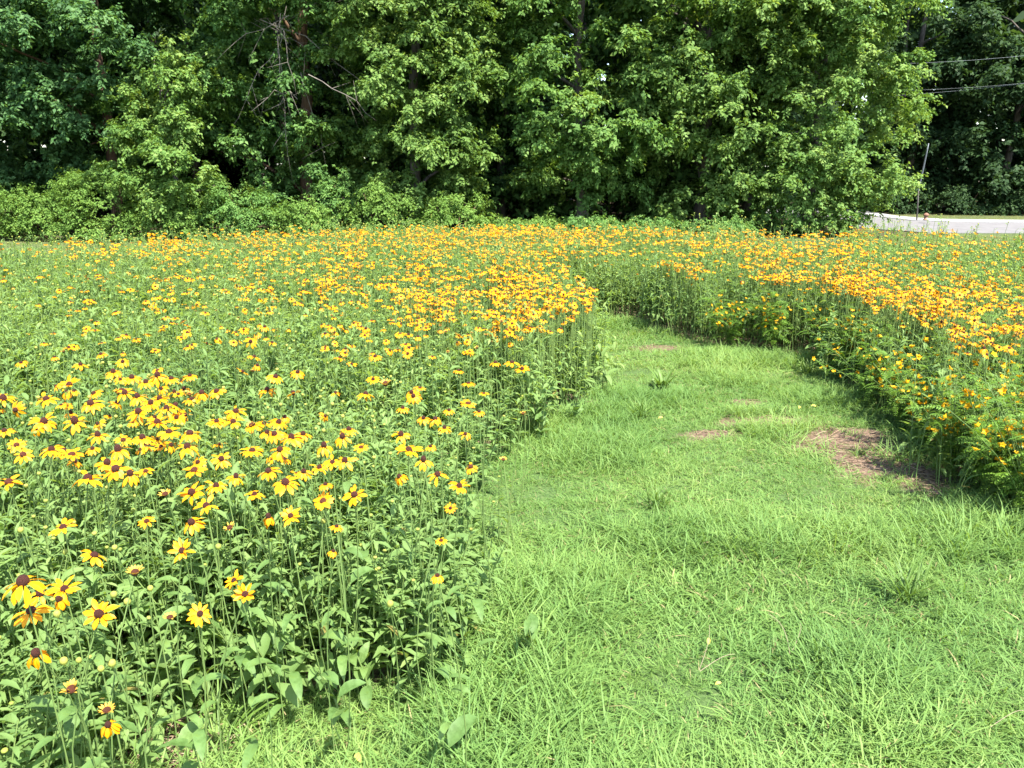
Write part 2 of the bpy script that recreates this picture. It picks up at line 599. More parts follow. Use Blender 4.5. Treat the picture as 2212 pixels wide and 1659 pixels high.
sc_.inputs[1].default_value = .5
sc_.inputs[2].default_value = -.25
L.new(sc_.outputs[0], ad.inputs[1])
br = ramp(nt, [(.22, (0, 0, 0)), (.48, (1, 1, 1))])
L.new(ad.outputs[0], br.inputs[0])
mx = node(nt, 'ShaderNodeMix', data_type='RGBA')
L.new(br.outputs[0], mx.inputs[0])
L.new(th.outputs[0], mx.inputs[6])
L.new(soil.outputs[0], mx.inputs[7])
aw = node(nt, 'ShaderNodeAttribute', attribute_name="wood")
mx2 = node(nt, 'ShaderNodeMix', data_type='RGBA')
L.new(aw.outputs['Fac'], mx2.inputs[0])
L.new(mx.outputs[2], mx2.inputs[6])
litter = ramp(nt, [(.3, (.035, .026, .016)), (.7, (.10, .075, .045))])
L.new(n1.outputs[0], litter.inputs[0])
L.new(litter.outputs[0], mx2.inputs[7])
L.new(mx2.outputs[2], p.inputs['Base Color'])
p.inputs['Roughness'].default_value = .95
p.inputs['Specular IOR Level'].default_value = .1
bp = node(nt, 'ShaderNodeBump')
bp.inputs['Strength'].default_value = .7
bp.inputs['Distance'].default_value = .02
L.new(n1.outputs[0], bp.inputs['Height'])
L.new(bp.outputs[0], p.inputs['Normal'])
M_GROUND = m
g_bare = np.where(in_bed(gv[:, 0], gv[:, 1]), .42, np.maximum(bare(gv[:, 0], gv[:, 1]), .27 * (gv[:, 1] > 11)))
ground = link("ground", mesh_of("ground", gv, [gq], {"bare": g_bare, "wood": wood.astype(float)}, [M_GROUND]))
ground["kind"] = "structure"

# road beyond the field, bending away behind the right-hand tree
M_ROAD = rough_mat("pale_road", (.120, .115, .115), (.165, .158, .158), 3, .9, .1)
M_WALK = rough_mat("white_concrete", (.235, .23, .225), (.29, .285, .28), 4, .85, .1)
M_VERGE = rough_mat("road_edge_dust", (.30, .27, .20), (.45, .40, .31), 5, .95, .1)


def strip(name, near_line, far_line, z, mat, thick=.03):
    a, b = np.array(near_line, float), np.array(far_line, float)
    n = len(a)
    top = np.concatenate([np.c_[a, np.full(n, z)], np.c_[b, np.full(n, z)], np.c_[a, np.full(n, z - thick)], np.c_[b, np.full(n, z - thick)]])
    q = []
    for i in range(n - 1):
        q += [(i, i + 1, n + i + 1, n + i), (2 * n + i, 2 * n + i + 1, i + 1, i), (n + i, n + i + 1, 3 * n + i + 1, 3 * n + i)]
    o = link(name, mesh_of(name, top, [np.array(q)], None, [mat], smooth=False))
    o["kind"] = "structure"
    return o


RN = [(9.2, 34), (8.9, 27.5), (9.15, 24.2), (9.6, 21.6), (10.4, 20.4), (12.5, 20.2), (16, 20.2), (30, 19.6), (70, 17)]
RF = [(12.6, 34), (12.2, 29.5), (12.0, 26.8), (12.2, 25.0), (13.0, 24.4), (14.6, 24.1), (18, 23.4), (32, 22.2), (70, 19.4)]
RW = [(13.4, 34), (13.0, 29.8), (12.8, 27.4), (13.0, 26.1), (13.6, 25.5), (15.0, 25.2), (18.4, 24.5), (32.2, 23.2), (70, 20.4)]
strip("road", RN, RF, .012, M_ROAD, .06)
strip("pavement", [(x + .003, y + .01) for x, y in RF], RW, .03, M_WALK, .14)


# ------------------------------------------------------------------ trees
def crown_geo(r, clusters, leaf, per_twig, twigs, base_tint=.45):
    """clusters: array of x, y, z, size, ox, oy (outward). Each is a spray of drooping twigs set with leaves."""
    C = np.asarray(clusters, float)
    n = len(C)
    ct = np.clip(base_tint + r.normal(0, .14, n), 0, 1)
    k = n * twigs
    ci = np.repeat(np.arange(n), twigs)
    out_ = np.arctan2(C[ci, 5], C[ci, 4])
    az = out_ + r.normal(0, 1.25, k)
    el = np.radians(r.normal(22, 24, k))
    d = np.stack([np.cos(az) * np.cos(el), np.sin(az) * np.cos(el), np.sin(el)], -1)
    size = C[ci, 3]
    st = C[ci, :3] + r.normal(0, .16, (k, 3)) * size[:, None]
    ln = size * r.uniform(.6, 1.15, k)
    m_ = k * per_twig
    ti = np.repeat(np.arange(k), per_twig)
    t = r.uniform(.1, 1, m_) ** .8
    L_ = ln[ti]
    D = d[ti]
    P = st[ti] + D * (L_ * t)[:, None]
    P[:, 2] -= .42 * L_ * t * t
    P += r.normal(0, .035, (m_, 3)) * (leaf / .1)
    T = D.copy()
    T[:, 2] -= .84 * t
    T = unit(T)
    S = unit(np.cross(T, np.array([0, 0, 1.0])))
    sgn = np.where(r.random(m_) < .5, -1.0, 1.0)[:, None]
    A = unit(T * .55 + S * sgn * .75 + np.array([0, 0, -.28]) + r.normal(0, .3, (m_, 3)))
    O = np.stack([C[:, 4], C[:, 5], np.zeros(n)], -1)
    O /= np.maximum(1, np.linalg.norm(O, axis=1, keepdims=True))
    N = unit(np.array([0, 0, .9]) + T * .2 + O[ci[ti]] * .4 + r.normal(0, .42, (m_, 3)))
    Lf = leaf * r.uniform(.6, 1.25, m_)
    tint = np.clip(ct[ci[ti]] + r.normal(0, .16, m_), 0, 1)
    g = Geo()
    v, q, tt, al = diamonds(P, A, N, Lf, Lf * r.uniform(.5, .68, m_), tint)
    g.add(v, q, tt, al)
    return g


def trunk_geo(r, H, rad, lean=(0, 0)):
    zs = np.linspace(-.15, H, 12)
    w = np.cumsum(r.normal(0, .07, (12, 2)), 0)
    w -= w[0]
    pts = np.c_[w[:, 0] + lean[0] * zs / H, w[:, 1] + lean[1] * zs / H, zs]
    rr = rad * (1 - .85 * np.linspace(0, 1, 12))
    rr[0] *= 1.5
    v, f = tube(pts, rr, 9)
    return pts, Geo().add(v, f)


def tree(name, label, x, y, H, prof, species, n=190, seed=0, rad=.14, leaf=.095, per_twig=27, twigs=11, size=.55, bark=None, group=None,
         front=.75, limbs=8, squash=1.0, extra=(), base_tint=.45, dens_top=6.6, upper=.3, cat="tree", gap=.72):
    """prof: list of (height, radius) for the outline of the crown."""
    r = np.random.default_rng(seed + 100)
    root = link(name, None, loc=(x, y, 0))
    tag(root, label, cat, group)
    bark = bark or M_BARK
    pts, tg = trunk_geo(r, H * .92, rad)
    link("trunk", tg.mesh("trunk", [bark]), root)
    pz, pr = [q[0] for q in prof], [q[1] for q in prof]
    z0, z1 = pz[0], pz[-1]
    cl = []
    bough = []
    tries = 0
    low = min(z1, dens_top)
    while len(cl) < n and tries < 6000:
        tries += 1
        if r.random() < upper and z1 > low:
            z = r.uniform(low, z1)
        else:
            z = r.uniform(z0, low)
        R = np.interp(z, pz, pr)
        th = r.uniform(-math.pi, math.pi)
        if r.random() < front:
            th = r.normal(-math.pi / 2, .95)
        f = math.sqrt(r.uniform(.3, 1.05))
        lump = .72 + .5 * vnoise(np.array(th * 1.7 + seed), np.array(z * .9), 1.0, seed)
        cx, cy = math.cos(th) * R * f * lump, math.sin(th) * R * f * squash * lump
        if any((cx - q[0]) ** 2 + (cy - q[1]) ** 2 + 1.6 * (z - q[2]) ** 2 < gap * gap for q in bough) and tries < 5000:
            continue
        bough.append((cx, cy, z))
        bs = r.uniform(.75, 1.3)
        for _ in range(int(r.integers(4, 8))):
            dx, dy = r.normal(0, .36 * bs, 2)
            dz = r.normal(0, .13) - .35 * (dx * dx + dy * dy) / bs
            cl.append((cx + dx, cy + dy * squash, max(.15, z + dz), size * r.uniform(.6, 1.1), math.cos(th) * .5 + dx * 1.5, math.sin(th) * .5 + dy * 1.5))
    for (ex, ey, ez, es) in extra:
        cl.append((ex, ey, ez, es, ex, ey - .3))
    g = crown_geo(r, cl, leaf, per_twig, twigs, base_tint)
    link("crown", g.mesh("crown", [M_TREE[species]]), root)
    pick = r.permutation(len(cl))[:limbs]
    for i in pick:
        c = np.array(cl[i][:3])
        zs = max(.4, c[2] - r.uniform(.5, 1.4))
        k = int(np.clip(np.searchsorted(pts[:, 2], zs), 1, len(pts) - 1))
        a = pts[k]
        t = np.linspace(0, 1, 7)[:, None]
        pp = a + (c - a) * t + np.array([0, 0, 1.0]) * (np.sin(t * math.pi) * .22) + r.normal(0, .03, (7, 3)) * t * (1 - t) * 4
        v, f = tube(pp, rad * .36 * (1 - .75 * t[:, 0]), 5)
        link("limb", Geo().add(v, f).mesh("limb", [bark]), root)
    return root


tree("broadleaf_tree", "dark cool-green tree filling the left edge of the picture", -12.9, 20.0, 13, [(1.0, 1.2), (2.2, 2.3), (4, 2.7), (7, 2.6), (11, 2), (13, .4)],
     'cool', 280, 1, leaf=0.103, base_tint=.5, extra=[(-.2, -2.4, 3.7, .8), (.5, -2.5, 3.3, .8), (.2, -2.3, 2.7, .7), (.2, -2.2, 4.6, .8)])
tree("broadleaf_tree", "cool-green tree with pale sprays over a black hollow above the left shrubs", -9.9, 20.6, 13, [(1.6, .9), (2.8, 2.0), (4.5, 2.4), (7, 2.5), (11, 2), (13, .4)],
     'cool', 260, 2, leaf=0.103, bark=M_BARK2, extra=[(-.6, -2.0, 3.4, .75), (.0, -2.2, 3.0, .75), (-.2, -1.9, 2.6, .6), (1.0, -2.0, 4.4, .8)])
tree("young_tree", "small bright young tree leaning out between the left shrubs and the dark wood", -7.55, 19.0, 4.3, [(.7, .6), (1.5, 1.15), (2.4, 1.2), (3.3, .8), (4.2, .3)],
     'fresh', 105, 3, rad=.06, leaf=0.086, size=.5, upper=0, base_tint=.55)
twig_tree = tree("broadleaf_tree", "tree with a tangle of bare grey twigs under its yellow-green top", -5.0, 20.3, 13, [(1.3, 1.0), (2.6, 1.7), (3.6, 1.6), (4.8, 1.9), (5.6, 2.3), (8, 2.5), (13, .5)],
                 'mid', 220, 4, leaf=0.095, bark=M_BARK2, rad=.17, upper=.42, extra=[(-.9, -2.1, 5.2, .8), (-.2, -2.2, 5.5, .8), (.6, -2.0, 5.0, .7)])
tree("broadleaf_tree", "tall full yellow-green tree left of the dark gap in the wood", -2.45, 19.9, 14, [(.9, 1.3), (2.2, 1.8), (3.6, 1.9), (5.5, 2.0), (8, 2.1), (12, 1.4), (14, .3)],
     'warm', 380, 5, leaf=0.090, base_tint=.45, front=.85, gap=.55, upper=.22)
tree("broadleaf_tree", "shaded blue-green tree standing back in the gap at the middle of the wood", -.35, 22.8, 14, [(1.0, 1.2), (3, 1.7), (6, 1.9), (9, 1.7), (13, .6)],
     'cool', 190, 6, leaf=0.103, base_tint=.35)
tree("broadleaf_tree", "mid-green tree with tiered drooping boughs above the blackest hollow", 1.75, 20.4, 14, [(1.0, 1.0), (2.0, 1.7), (3.6, 2.0), (5.5, 2.1), (8, 2.3), (12, 1.6), (14, .3)],
     'fresh', 270, 7, leaf=0.103, base_tint=.42, extra=[(-.9, -1.8, 2.6, .8), (-.2, -2.1, 2.3, .8), (.5, -2.0, 2.4, .75), (-.5, -2.0, 3.0, .8), (.3, -1.2, 1.5, .5), (-.2, -1.0, 1.2, .5), (.1, -1.1, .8, .4)])
tree("broadleaf_tree", "tree with hanging yellow-green sprays and a pale trunk showing near its top", 4.6, 20.5, 14, [(.5, .9), (1.6, 1.5), (3.8, 1.9), (5.5, 1.9), (8, 2.2), (12, 1.6), (14, .3)],
     'warm', 280, 8, leaf=0.107, base_tint=.45, extra=[(-.4, -1.9, 3.2, .9), (.1, -2.1, 2.7, .9), (-.8, -1.7, 2.6, .8), (.7, -1.9, 2.3, .7), (.6, -1.4, 1.4, .6), (.2, -1.3, 1.0, .5), (.4, -1.2, .7, .5)])
tree("broadleaf_tree", "rounded bright green tree hanging to the ground beside the road", 7.3, 20.3, 14, [(.25, 1.15), (1.0, 1.6), (2.2, 1.95), (3.4, 1.8), (5, 1.65), (8, 1.9), (12, 1.3), (14, .3)],
     'fresh', 460, 9, leaf=0.086, size=.58, base_tint=.56, front=.8, squash=.9, gap=.5, upper=.2,
     extra=[(dx, -1.35 + .25 * abs(dx), zz, .6) for dx in (-1.3, -.8, -.3, .2, .7) for zz in (.45, .9, 1.4)])
tree("slender_tree", "slender tree with a bare grey trunk between the two rightmost near crowns", 6.1, 21.6, 13, [(2.6, .8), (4, 1.3), (6, 1.5), (9, 1.6), (13, .3)],
     'mid', 150, 10, leaf=0.095, rad=.10)
# bare twig tangle on its own tree
r = np.random.default_rng(55)
for k in range(15):
    a0 = np.array([r.normal(.3, .55), -1.6 + r.normal(0, .25), r.uniform(2.9, 5.2)])
    dv = np.array([r.normal(.15, .8), r.normal(-.1, .3), r.normal(-.35, .8)])
    t = np.linspace(0, 1, 7)[:, None]
    pp = a0 + dv * t * r.uniform(.7, 1.3) + np.array([0, 0, -.55]) * t * t + r.normal(0, .035, (7, 3))
    v, f = tube(pp, .011 * (1 - .85 * t[:, 0]), 4)
    gg = Geo().add(v, f)
    for b in range(6):
        i = r.integers(1, 6)
        q = pp[i] + (r.normal(0, .28, 3) + np.array([0, 0, -.2])) * np.linspace(0, 1, 4)[:, None]
        v, f = tube(q, .005 * np.linspace(1, .3, 4), 4)
        gg.add(v, f)
    link("bare_twig", gg.mesh("bare_twig", [M_TWIG]), twig_tree)

# trees across the road, their shade put into a dark leaf colour
for i, (x, y, lab) in enumerate([(14.6, 30.8, "dark tree across the road, next to the near bright crown"), (17.6, 29.8, "dark tree across the road behind the overhead wires"),
                                 (20.8, 29.0, "dark tree across the road at the right edge of the picture"), (24.5, 28.0, "dark tree across the road, out beyond the right edge")]):
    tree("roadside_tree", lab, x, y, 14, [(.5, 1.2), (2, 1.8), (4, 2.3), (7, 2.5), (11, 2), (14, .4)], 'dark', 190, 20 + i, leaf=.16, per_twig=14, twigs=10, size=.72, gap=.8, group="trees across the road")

# the wood behind, cheaper crowns
k, k_row = 0, {}
for row, (yy, xs) in enumerate([(23.8, np.arange(-17, 9.5, 2.7)), (27.5, np.arange(-21, 9, 3.2)), (32, np.arange(-25, 34, 4.0))]):
    for x in xs:
        k += 1
        if row == 2 and 8.5 < x < 13.6:
            continue
        xx, y2 = x + rng.normal(0, .4), yy + rng.normal(0, .5)
        cnt = k_row[row] = k_row.get(row, 0) + 1
        nth = "leftmost" if cnt == 1 else "second third fourth fifth sixth seventh eighth ninth tenth eleventh twelfth thirteenth fourteenth fifteenth".split()[cnt - 2] + " from the left"
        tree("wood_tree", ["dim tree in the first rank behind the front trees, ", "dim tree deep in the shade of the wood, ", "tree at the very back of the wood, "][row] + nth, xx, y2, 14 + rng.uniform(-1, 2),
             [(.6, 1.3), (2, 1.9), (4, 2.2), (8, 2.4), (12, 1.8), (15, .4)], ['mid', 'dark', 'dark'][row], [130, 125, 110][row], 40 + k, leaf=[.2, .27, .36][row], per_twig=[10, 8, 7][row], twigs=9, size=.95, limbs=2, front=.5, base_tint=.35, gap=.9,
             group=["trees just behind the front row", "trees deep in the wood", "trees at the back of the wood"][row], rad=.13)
nf = 60000
fx, fy = rng.uniform(-75, 85, nf), rng.uniform(38, 48, nf)
fz = rng.uniform(.2, 21, nf) * (.75 + .25 * vnoise(fx, fy, 4.0, 77))
fA = unit(rng.normal(0, 1, (nf, 3)) + np.array([0, -.6, -.3]))
fN = unit(rng.normal(0, .6, (nf, 3)) + np.array([0, -.5, 1]))
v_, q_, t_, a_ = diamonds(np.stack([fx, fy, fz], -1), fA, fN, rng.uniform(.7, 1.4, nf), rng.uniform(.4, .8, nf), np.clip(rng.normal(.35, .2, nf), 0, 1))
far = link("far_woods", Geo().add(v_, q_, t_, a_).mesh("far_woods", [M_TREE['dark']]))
far["kind"] = "stuff"
for i, (x, y, lab) in enumerate([(-16.6, 19.2, "leafy tree just outside the picture at the left end of the wood"), (-20.5, 18.6, "leafy tree ending the wood far to the left")]):
    tree("broadleaf_tree", lab, x, y, 13, [(.6, 1.4), (2.4, 2.4), (5, 2.7), (9, 2.3), (13, .4)], 'mid', 90, 90 + i, leaf=.17, per_twig=14, twigs=8, size=.75)


# ------------------------------------------------------------------ shrubs at the foot of the wood
def shrub(label, x, y, rx, ry, H, species, n, seed, leaf=.055, group="shrubs along the foot of the wood", name="leafy_shrub", size=.34, tw=9, pt=16, base_tint=.5):
    r = np.random.default_rng(seed + 500)
    root = link(name, None, loc=(x, y, 0))
    tag(root, label, "shrub", group)
    cl = []
    for i in range(n):
        th = r.uniform(-math.pi, math.pi) if r.random() < .3 else r.normal(-math.pi / 2, .9)
        u = r.uniform(0, 1)
        f = math.sqrt(r.uniform(.35, 1.0))
        lump = .78 + .4 * vnoise(np.array(th * 2 + seed), np.array(u * 3), 1.0, seed)
        z = .12 + (H - .3) * u * lump
        R = math.sqrt(max(0, 1 - (u * .92) ** 2.2))
        cl.append((math.cos(th) * rx * R * f * lump, math.sin(th) * ry * R * f * lump, z, size * r.uniform(.7, 1.25), math.cos(th), math.sin(th)))
    g = crown_geo(r, cl, leaf, pt, tw, base_tint)
    link("foliage", g.mesh("foliage", [M_TREE[species]]), root)
    for i in range(5):
        c = np.array(cl[i][:3])
        t = np.linspace(0, 1, 5)[:, None]
        v, f = tube(np.array([0, 0, -.05]) + r.normal(0, .1, 3) * [1, 1, 0] + c * t, .022 * (1 - .7 * t[:, 0]), 5)
        link("stem", Geo().add(v, f).mesh("stem", [M_BARK2]), root)
    return root


SHR = [
    ("yellow-green rounded shrub at the picture's left edge, by the mown strip", -12.3, 18.7, 1.3, .9, 1.35, 'shrub', 75),
    ("yellow-green rounded shrub, second from the left edge", -10.6, 18.7, 1.2, .9, 1.3, 'shrub', 70),
    ("tallest yellow-green mound of the left shrubs, in front of the young tree", -9.1, 18.5, 1.1, .9, 1.75, 'shrub', 75),
    ("low yellow-green shrub between the tallest mound and the cool-green shrub", -7.6, 18.4, 1.1, .8, 1.05, 'shrub', 60),
    ("cool-green shrub below the bare twig tangle", -6.1, 18.6, 1.0, .8, 1.2, 'shrub2', 55),
    ("low dense shrub right of the cool-green one", -4.7, 18.6, 1.0, .8, 1.0, 'shrub', 50),
    ("upright cool-green sapling shrub rising above its neighbours at the wood's foot", -4.0, 18.9, .55, .5, 1.75, 'shrub2', 45),
    ("pale shrub at the foot of the tall full yellow-green tree", -2.8, 18.5, 1.0, .7, 1.25, 'shrub', 65),
    ("pale shrub with a ragged top left of the black hollow", -1.3, 18.5, .9, .7, 1.1, 'shrub', 55),
    ("low yellow-green shrub in front of the black hollow", .3, 18.7, .9, .7, .6, 'shrub', 40),
    ("small bright shrub below the tiered boughs", 1.7, 18.7, .8, .7, .6, 'shrub2', 36),
    ("low shrub under the hanging sprays", 3.2, 19.0, .8, .7, .55, 'shrub2', 34),
    ("low green shrub left of the rounded roadside tree", 4.9, 19.1, .9, .7, .5, 'shrub2', 34),
]
for i, s in enumerate(SHR):
    shrub(s[0], *s[1:6], s[6], s[7], i)
for i, (x, y, H, lab) in enumerate([(13.9, 29.2, 1.3, "dark bush across the road at the foot of the trees, leftmost"), (15.6, 28.6, 1.1, "dark bush across the road below the pale leaning pole"),
                                    (17.6, 28.2, 1.0, "dark bush across the road, right of the pale leaning pole"), (19.6, 27.8, .8, "pale weedy bush across the road near the right edge"),
                                    (21.8, 27.2, .9, "dark bush across the road at the picture's right edge")]):
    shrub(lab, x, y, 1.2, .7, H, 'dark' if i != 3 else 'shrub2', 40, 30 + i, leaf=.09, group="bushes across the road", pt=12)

# ------------------------------------------------------------------ wires, pole and marker by the road
M_WIRE = rough_mat("weathered_wire", (0.2400, 0.2700, 0.2700), (0.3600, 0.3900, 0.3900), 5, .6, 0)
M_POLE = rough_mat("pale_grey_pole", (0.1680, 0.1890, 0.2030), (0.2380, 0.2590, 0.2730), 6, .6, .1)
M_DARKROD = rough_mat("dark_rod", (.03, .03, .03), (.07, .06, .05), 6, .7, 0)
for lab, (a, b) in zip(["highest overhead wire crossing the dark trees at the right", "middle overhead wire of the three, the faintest", "lowest overhead wire of the three"],
                       [((1940, 138), (2330, 108)), ((1940, 196), (2330, 168)), ((1940, 206), (2330, 164))]):
    A, B = at_y(*a, 24.6), at_y(*b, 21.0)
    t = np.linspace(-.8, 2.2, 25)[:, None]
    pp = np.array(A) + (np.array(B) - np.array(A)) * t
    pp[:, 2] -= .05 * np.sin(np.clip(t[:, 0], 0, 1) * math.pi)
    v, f = tube(pp, .0034 if "highest" in lab else .0024, 5)
    tag(link("overhead_wire", Geo().add(v, f).mesh("overhead_wire", [M_WIRE])), lab, "wire", "overhead wires along the road")
pole = link("leaning_pole", None, loc=at_y(1982, 470, 25.0))
tag(pole, "thin pale grey pole leaning beside the rounded roadside tree", "pole")
base = np.array(pole.location)
p0, p1 = np.array(at_y(1984, 412, 25.0)) - base, np.array(at_y(2006, 310, 24.4)) - base
v, f = tube(np.array([[0, 0, -base[2] - .2], p0 * .5 + [0, 0, -.1], p0]), .022, 6)
link("rod", Geo().add(v, f).mesh("rod", [M_DARKROD]), pole)
v, f = tube(np.linspace(p0, p1, 6), [.014, .02, .024, .024, .02, .014], 8)
link("sleeve", Geo().add(v, f).mesh("sleeve", [M_POLE]), pole)
mk = at(2003, 476, .1)
mark = link("road_marker", None, loc=(mk.x, mk.y + .1, .10), scl=.5)
tag(mark, "small orange-topped brown post standing at the far edge of the pale road", "marker")


def lathe(prof, n=12):
    prof = np.array(prof, float)
    an = np.arange(n) * 2 * math.pi / n
    v = np.stack([prof[:, None, 0] * np.cos(an), prof[:, None, 0] * np.sin(an), np.repeat(prof[:, 1:2], n, 1)], -1).reshape(-1, 3)
    i = np.arange(len(prof) - 1)[:, None] * n
    j = np.arange(n)[None]
    j2 = (j + 1) % n
    return v, [np.stack([i + j, i + j2, i + n + j2, i + n + j], -1).reshape(-1, 4)]


v, f = lathe([(0, 0), (.15, 0), (.15, .04), (.10, .06), (.095, .24), (0, .24)])
link("post", Geo().add(v, f).mesh("post", [rough_mat("brown_marker_post", (.20, .11, .08), (.32, .19, .14), 12)]), mark)
v, f = lathe([(.0, .24), (.15, .245), (.16, .30), (.11, .37), (.04, .41), (0, .42)])
link("cap", Geo().add(v, f).mesh("cap", [rough_mat("orange_marker_cap", (.16, .08, .05), (.24, .13, .085), 12)]), mark)

# ------------------------------------------------------------------ lawn grass
r = np.random.default_rng(21)


def tuft(n, l0, l1, w0, w1, spread, flat=.5, seg=3, mat=0, dry=0.0):
    g = Geo()
    for i in range(n):
        az = r.uniform(0, 2 * math.pi)
        a0 = r.uniform(35, 88) * (1 - flat * .5)
        a1 = a0 - r.uniform(25, 110)
        b = (r.normal(0, spread), r.normal(0, spread), -.01)
        v, f, t = thin_blade(r.uniform(l0, l1), r.uniform(w0, w1), a0, a1, az, b, seg)
        g.add(v, f, np.clip(r.normal(.5, .22), 0, 1), t, 1 if r.random() < dry else mat)
    return g


GR = [tuft(24, .05, .14, .0028, .0058, .035, .5, 3, 0, .02) for _ in range(5)] + [tuft(24, .05, .12, .003, .0065, .04, .9, 3, 0, .03) for _ in range(3)] \
    + [tuft(18, .08, .19, .0026, .0052, .02, .3, 4, 0, .02) for _ in range(2)] + [tuft(26, .03, .08, .003, .0055, .055, .9, 2, 0, .06) for _ in range(3)]


def points_in(lo, hi, dens):
    n = int((hi[0] - lo[0]) * (hi[1] - lo[1]) * dens)
    return r.uniform(lo[0], hi[0], n), r.uniform(lo[1], hi[1], n)


XS, YS, SC, PK = [], [], [], []
for (lo, hi, dens, sc) in [((-1.6, 1.0), (4.2, 3.6), 1000, .95), ((-1.0, 3.6), (6, 6.2), 1250, 1.05), ((0, 6.2), (5, 9.6), 560, 1.25), ((-3, -2.2), (6, 1.0), 60, 1.2)]:
    x, y = points_in(lo, hi, dens)
    px, py, dd = proj(np.stack([x, y, np.zeros_like(x)], -1))
    jx, jy = x + r.normal(0, .09, len(x)), y + r.normal(0, .09, len(x))
    k = in_lawn(jx, jy) & ((y < 1) | ((px > -250) & (px < PW + 250)))
    b = bare(x, y) if lo[1] > 0 else np.zeros_like(x)
    k &= r.random(len(x)) > np.clip(b * 1.9 - .3, 0, .96)
    thin = np.where((y > 3.3), .85 + .5 * vnoise(x, y, .5, 8), 1)
    x, y = x[k], y[k]
    XS.append(x)
    YS.append(y)
    lush = vnoise(x, y, .55, 5)
    s = sc * (.56 + .85 * lush) * r.uniform(.75, 1.25, len(x)) * np.where(y > 3.4, .74, 1)
    SC.append(s)
    pk = np.where(y > 3.4, r.choice([5, 6, 7, 10, 11, 12, 0, 1], len(x)), r.choice([0, 1, 2, 3, 4, 5, 6, 7, 10, 11, 12], len(x)))
    pk = np.where((lush > .58) & (r.random(len(x)) < .55), r.choice([8, 9], len(x)), pk)
    PK.append(pk)
x, y, s, pk = map(np.concatenate, (XS, YS, SC, PK))
z = height(x, y)
rot = np.stack([r.normal(0, .18, len(x)), r.normal(0, .18, len(x)), r.uniform(0, 6.28, len(x))], -1)
ti = np.clip(.15 + .55 * vnoise(x, y, .8, 6) + .35 * vnoise(x, y, .23, 16) + .14 * r.normal(size=len(x)), 0, 1)
scatter("lawn_grass", GR, np.stack([x, y, z], -1), rot, s, ti, pk, [M_GRASS, M_DRYBLADE])
# mown strip and verges far off
x, y = points_in((-13.5, 8.4), (16, 24.0), 75)
k = ~inside(x, y, BED_OUT) & ~in_lawn(x, y) & ~((x > 9) & (y > 20.0)) & (y < 19.5) | ((x > 12.5) & (y > 25.4))
x, y = x[k], y[k]
x2, y2 = points_in((12.5, 24.0), (26, 29), 70)
kk = (y2 > np.interp(x2, [q[0] for q in RW[3:]], [q[1] for q in RW[3:]]) + .1)
x, y = np.concatenate([x, x2[kk]]), np.concatenate([y, y2[kk]])
k = r.random(len(x)) > np.clip(bare(x, y) * 1.8, 0, 1)
x, y = x[k], y[k]
rot = np.stack([r.normal(0, .1, len(x)), r.normal(0, .1, len(x)), r.uniform(0, 6.28, len(x))], -1)
scatter("verge_grass", GR, np.stack([x, y, np.zeros_like(x)], -1), rot, r.uniform(.7, 1.3, len(x)), np.clip(r.normal(.6, .2, len(x)), 0, 1), r.choice([5, 6, 7, 10, 11, 12], len(x)), [M_VERGE_GRASS, M_DRYBLADE])

# straw and dead stems lying on the bare soil
n = 26000
px, py = r.uniform(200, 2212, n), r.uniform(720, 1680, n)
pts = np.array([at(a, b)[:2] for a, b in zip(px, py)])
k = (r.random(n) < np.clip(bare(pts[:, 0], pts[:, 1]) * 1.5 - .45, 0, .9)) & in_lawn(pts[:, 0], pts[:, 1])
g = Geo()
for (x, y) in pts[k][:4200]:
    a, l = r.normal(.3, 1.0), r.uniform(.025, .11)
    d = np.array([math.cos(a), math.sin(a), r.normal(0, .08)]) * l
    p0 = np.array([x, y, height(x, y) + r.uniform(.003, .014)])
    v, f = tube(np.array([p0, p0 + d * .5 + [0, 0, r.normal(0, .004)], p0 + d]), r.uniform(.0008, .002), 3, False)
    g.add(v, f, r.uniform(0, 1))
o = link("straw_litter", g.mesh("straw_litter", [M_STRAW]))
o["kind"] = "stuff"


# ------------------------------------------------------------------ meadow foliage
def leaf_clump(n, H, spread, ll, lw, stems=2, bud=False, seg=3):
    """Upright stems with lance leaves."""
    g = Geo()
    for s in range(stems):
        bx, by = r.normal(0, spread * .5, 2)
        tx, ty = bx + r.normal(0, spread * .5), by + r.normal(0, spread * .5)
        h = H * r.uniform(.75, 1.1)
        t = np.linspace(0, 1, 4)[:, None]
        pp = np.c_[bx + (tx - bx) * t ** 1.5, by + (ty - by) * t ** 1.5, h * t - .02]
        v, f = tube(pp, .0028 * (1.2 - .6 * t[:, 0]), 3, False)
        g.add(v, f, r.uniform(.2, .9), 0, 1)
        for i in range(n // stems):
            u = r.uniform(.08, 1) ** .6
            c = np.array([np.interp(u, t[:, 0], pp[:, j]) for j in range(3)])
            a0 = r.uniform(5, 70)
            sz = (1.35 - .8 * u) * r.uniform(.7, 1.25)
            v, q, al = blade(ll * sz, lw * sz, a0, a0 - r.uniform(20, 85), r.uniform(0, 6.28), c, seg, .42, .22)
            g.add(v, q, np.clip(r.normal(.5, .24), 0, 1), al, 3 if u < .55 and r.random() < .03 else 0)
        if bud and r.random() < .38:
            v, f = lathe([(.002, -.004), (.0055, 0), (.007, .004), (.005, .008), (0, .009)], 7)
            g.add(v + pp[-1] + [0, 0, .006], f, r.uniform(0, 1), 0, 2)
    return g


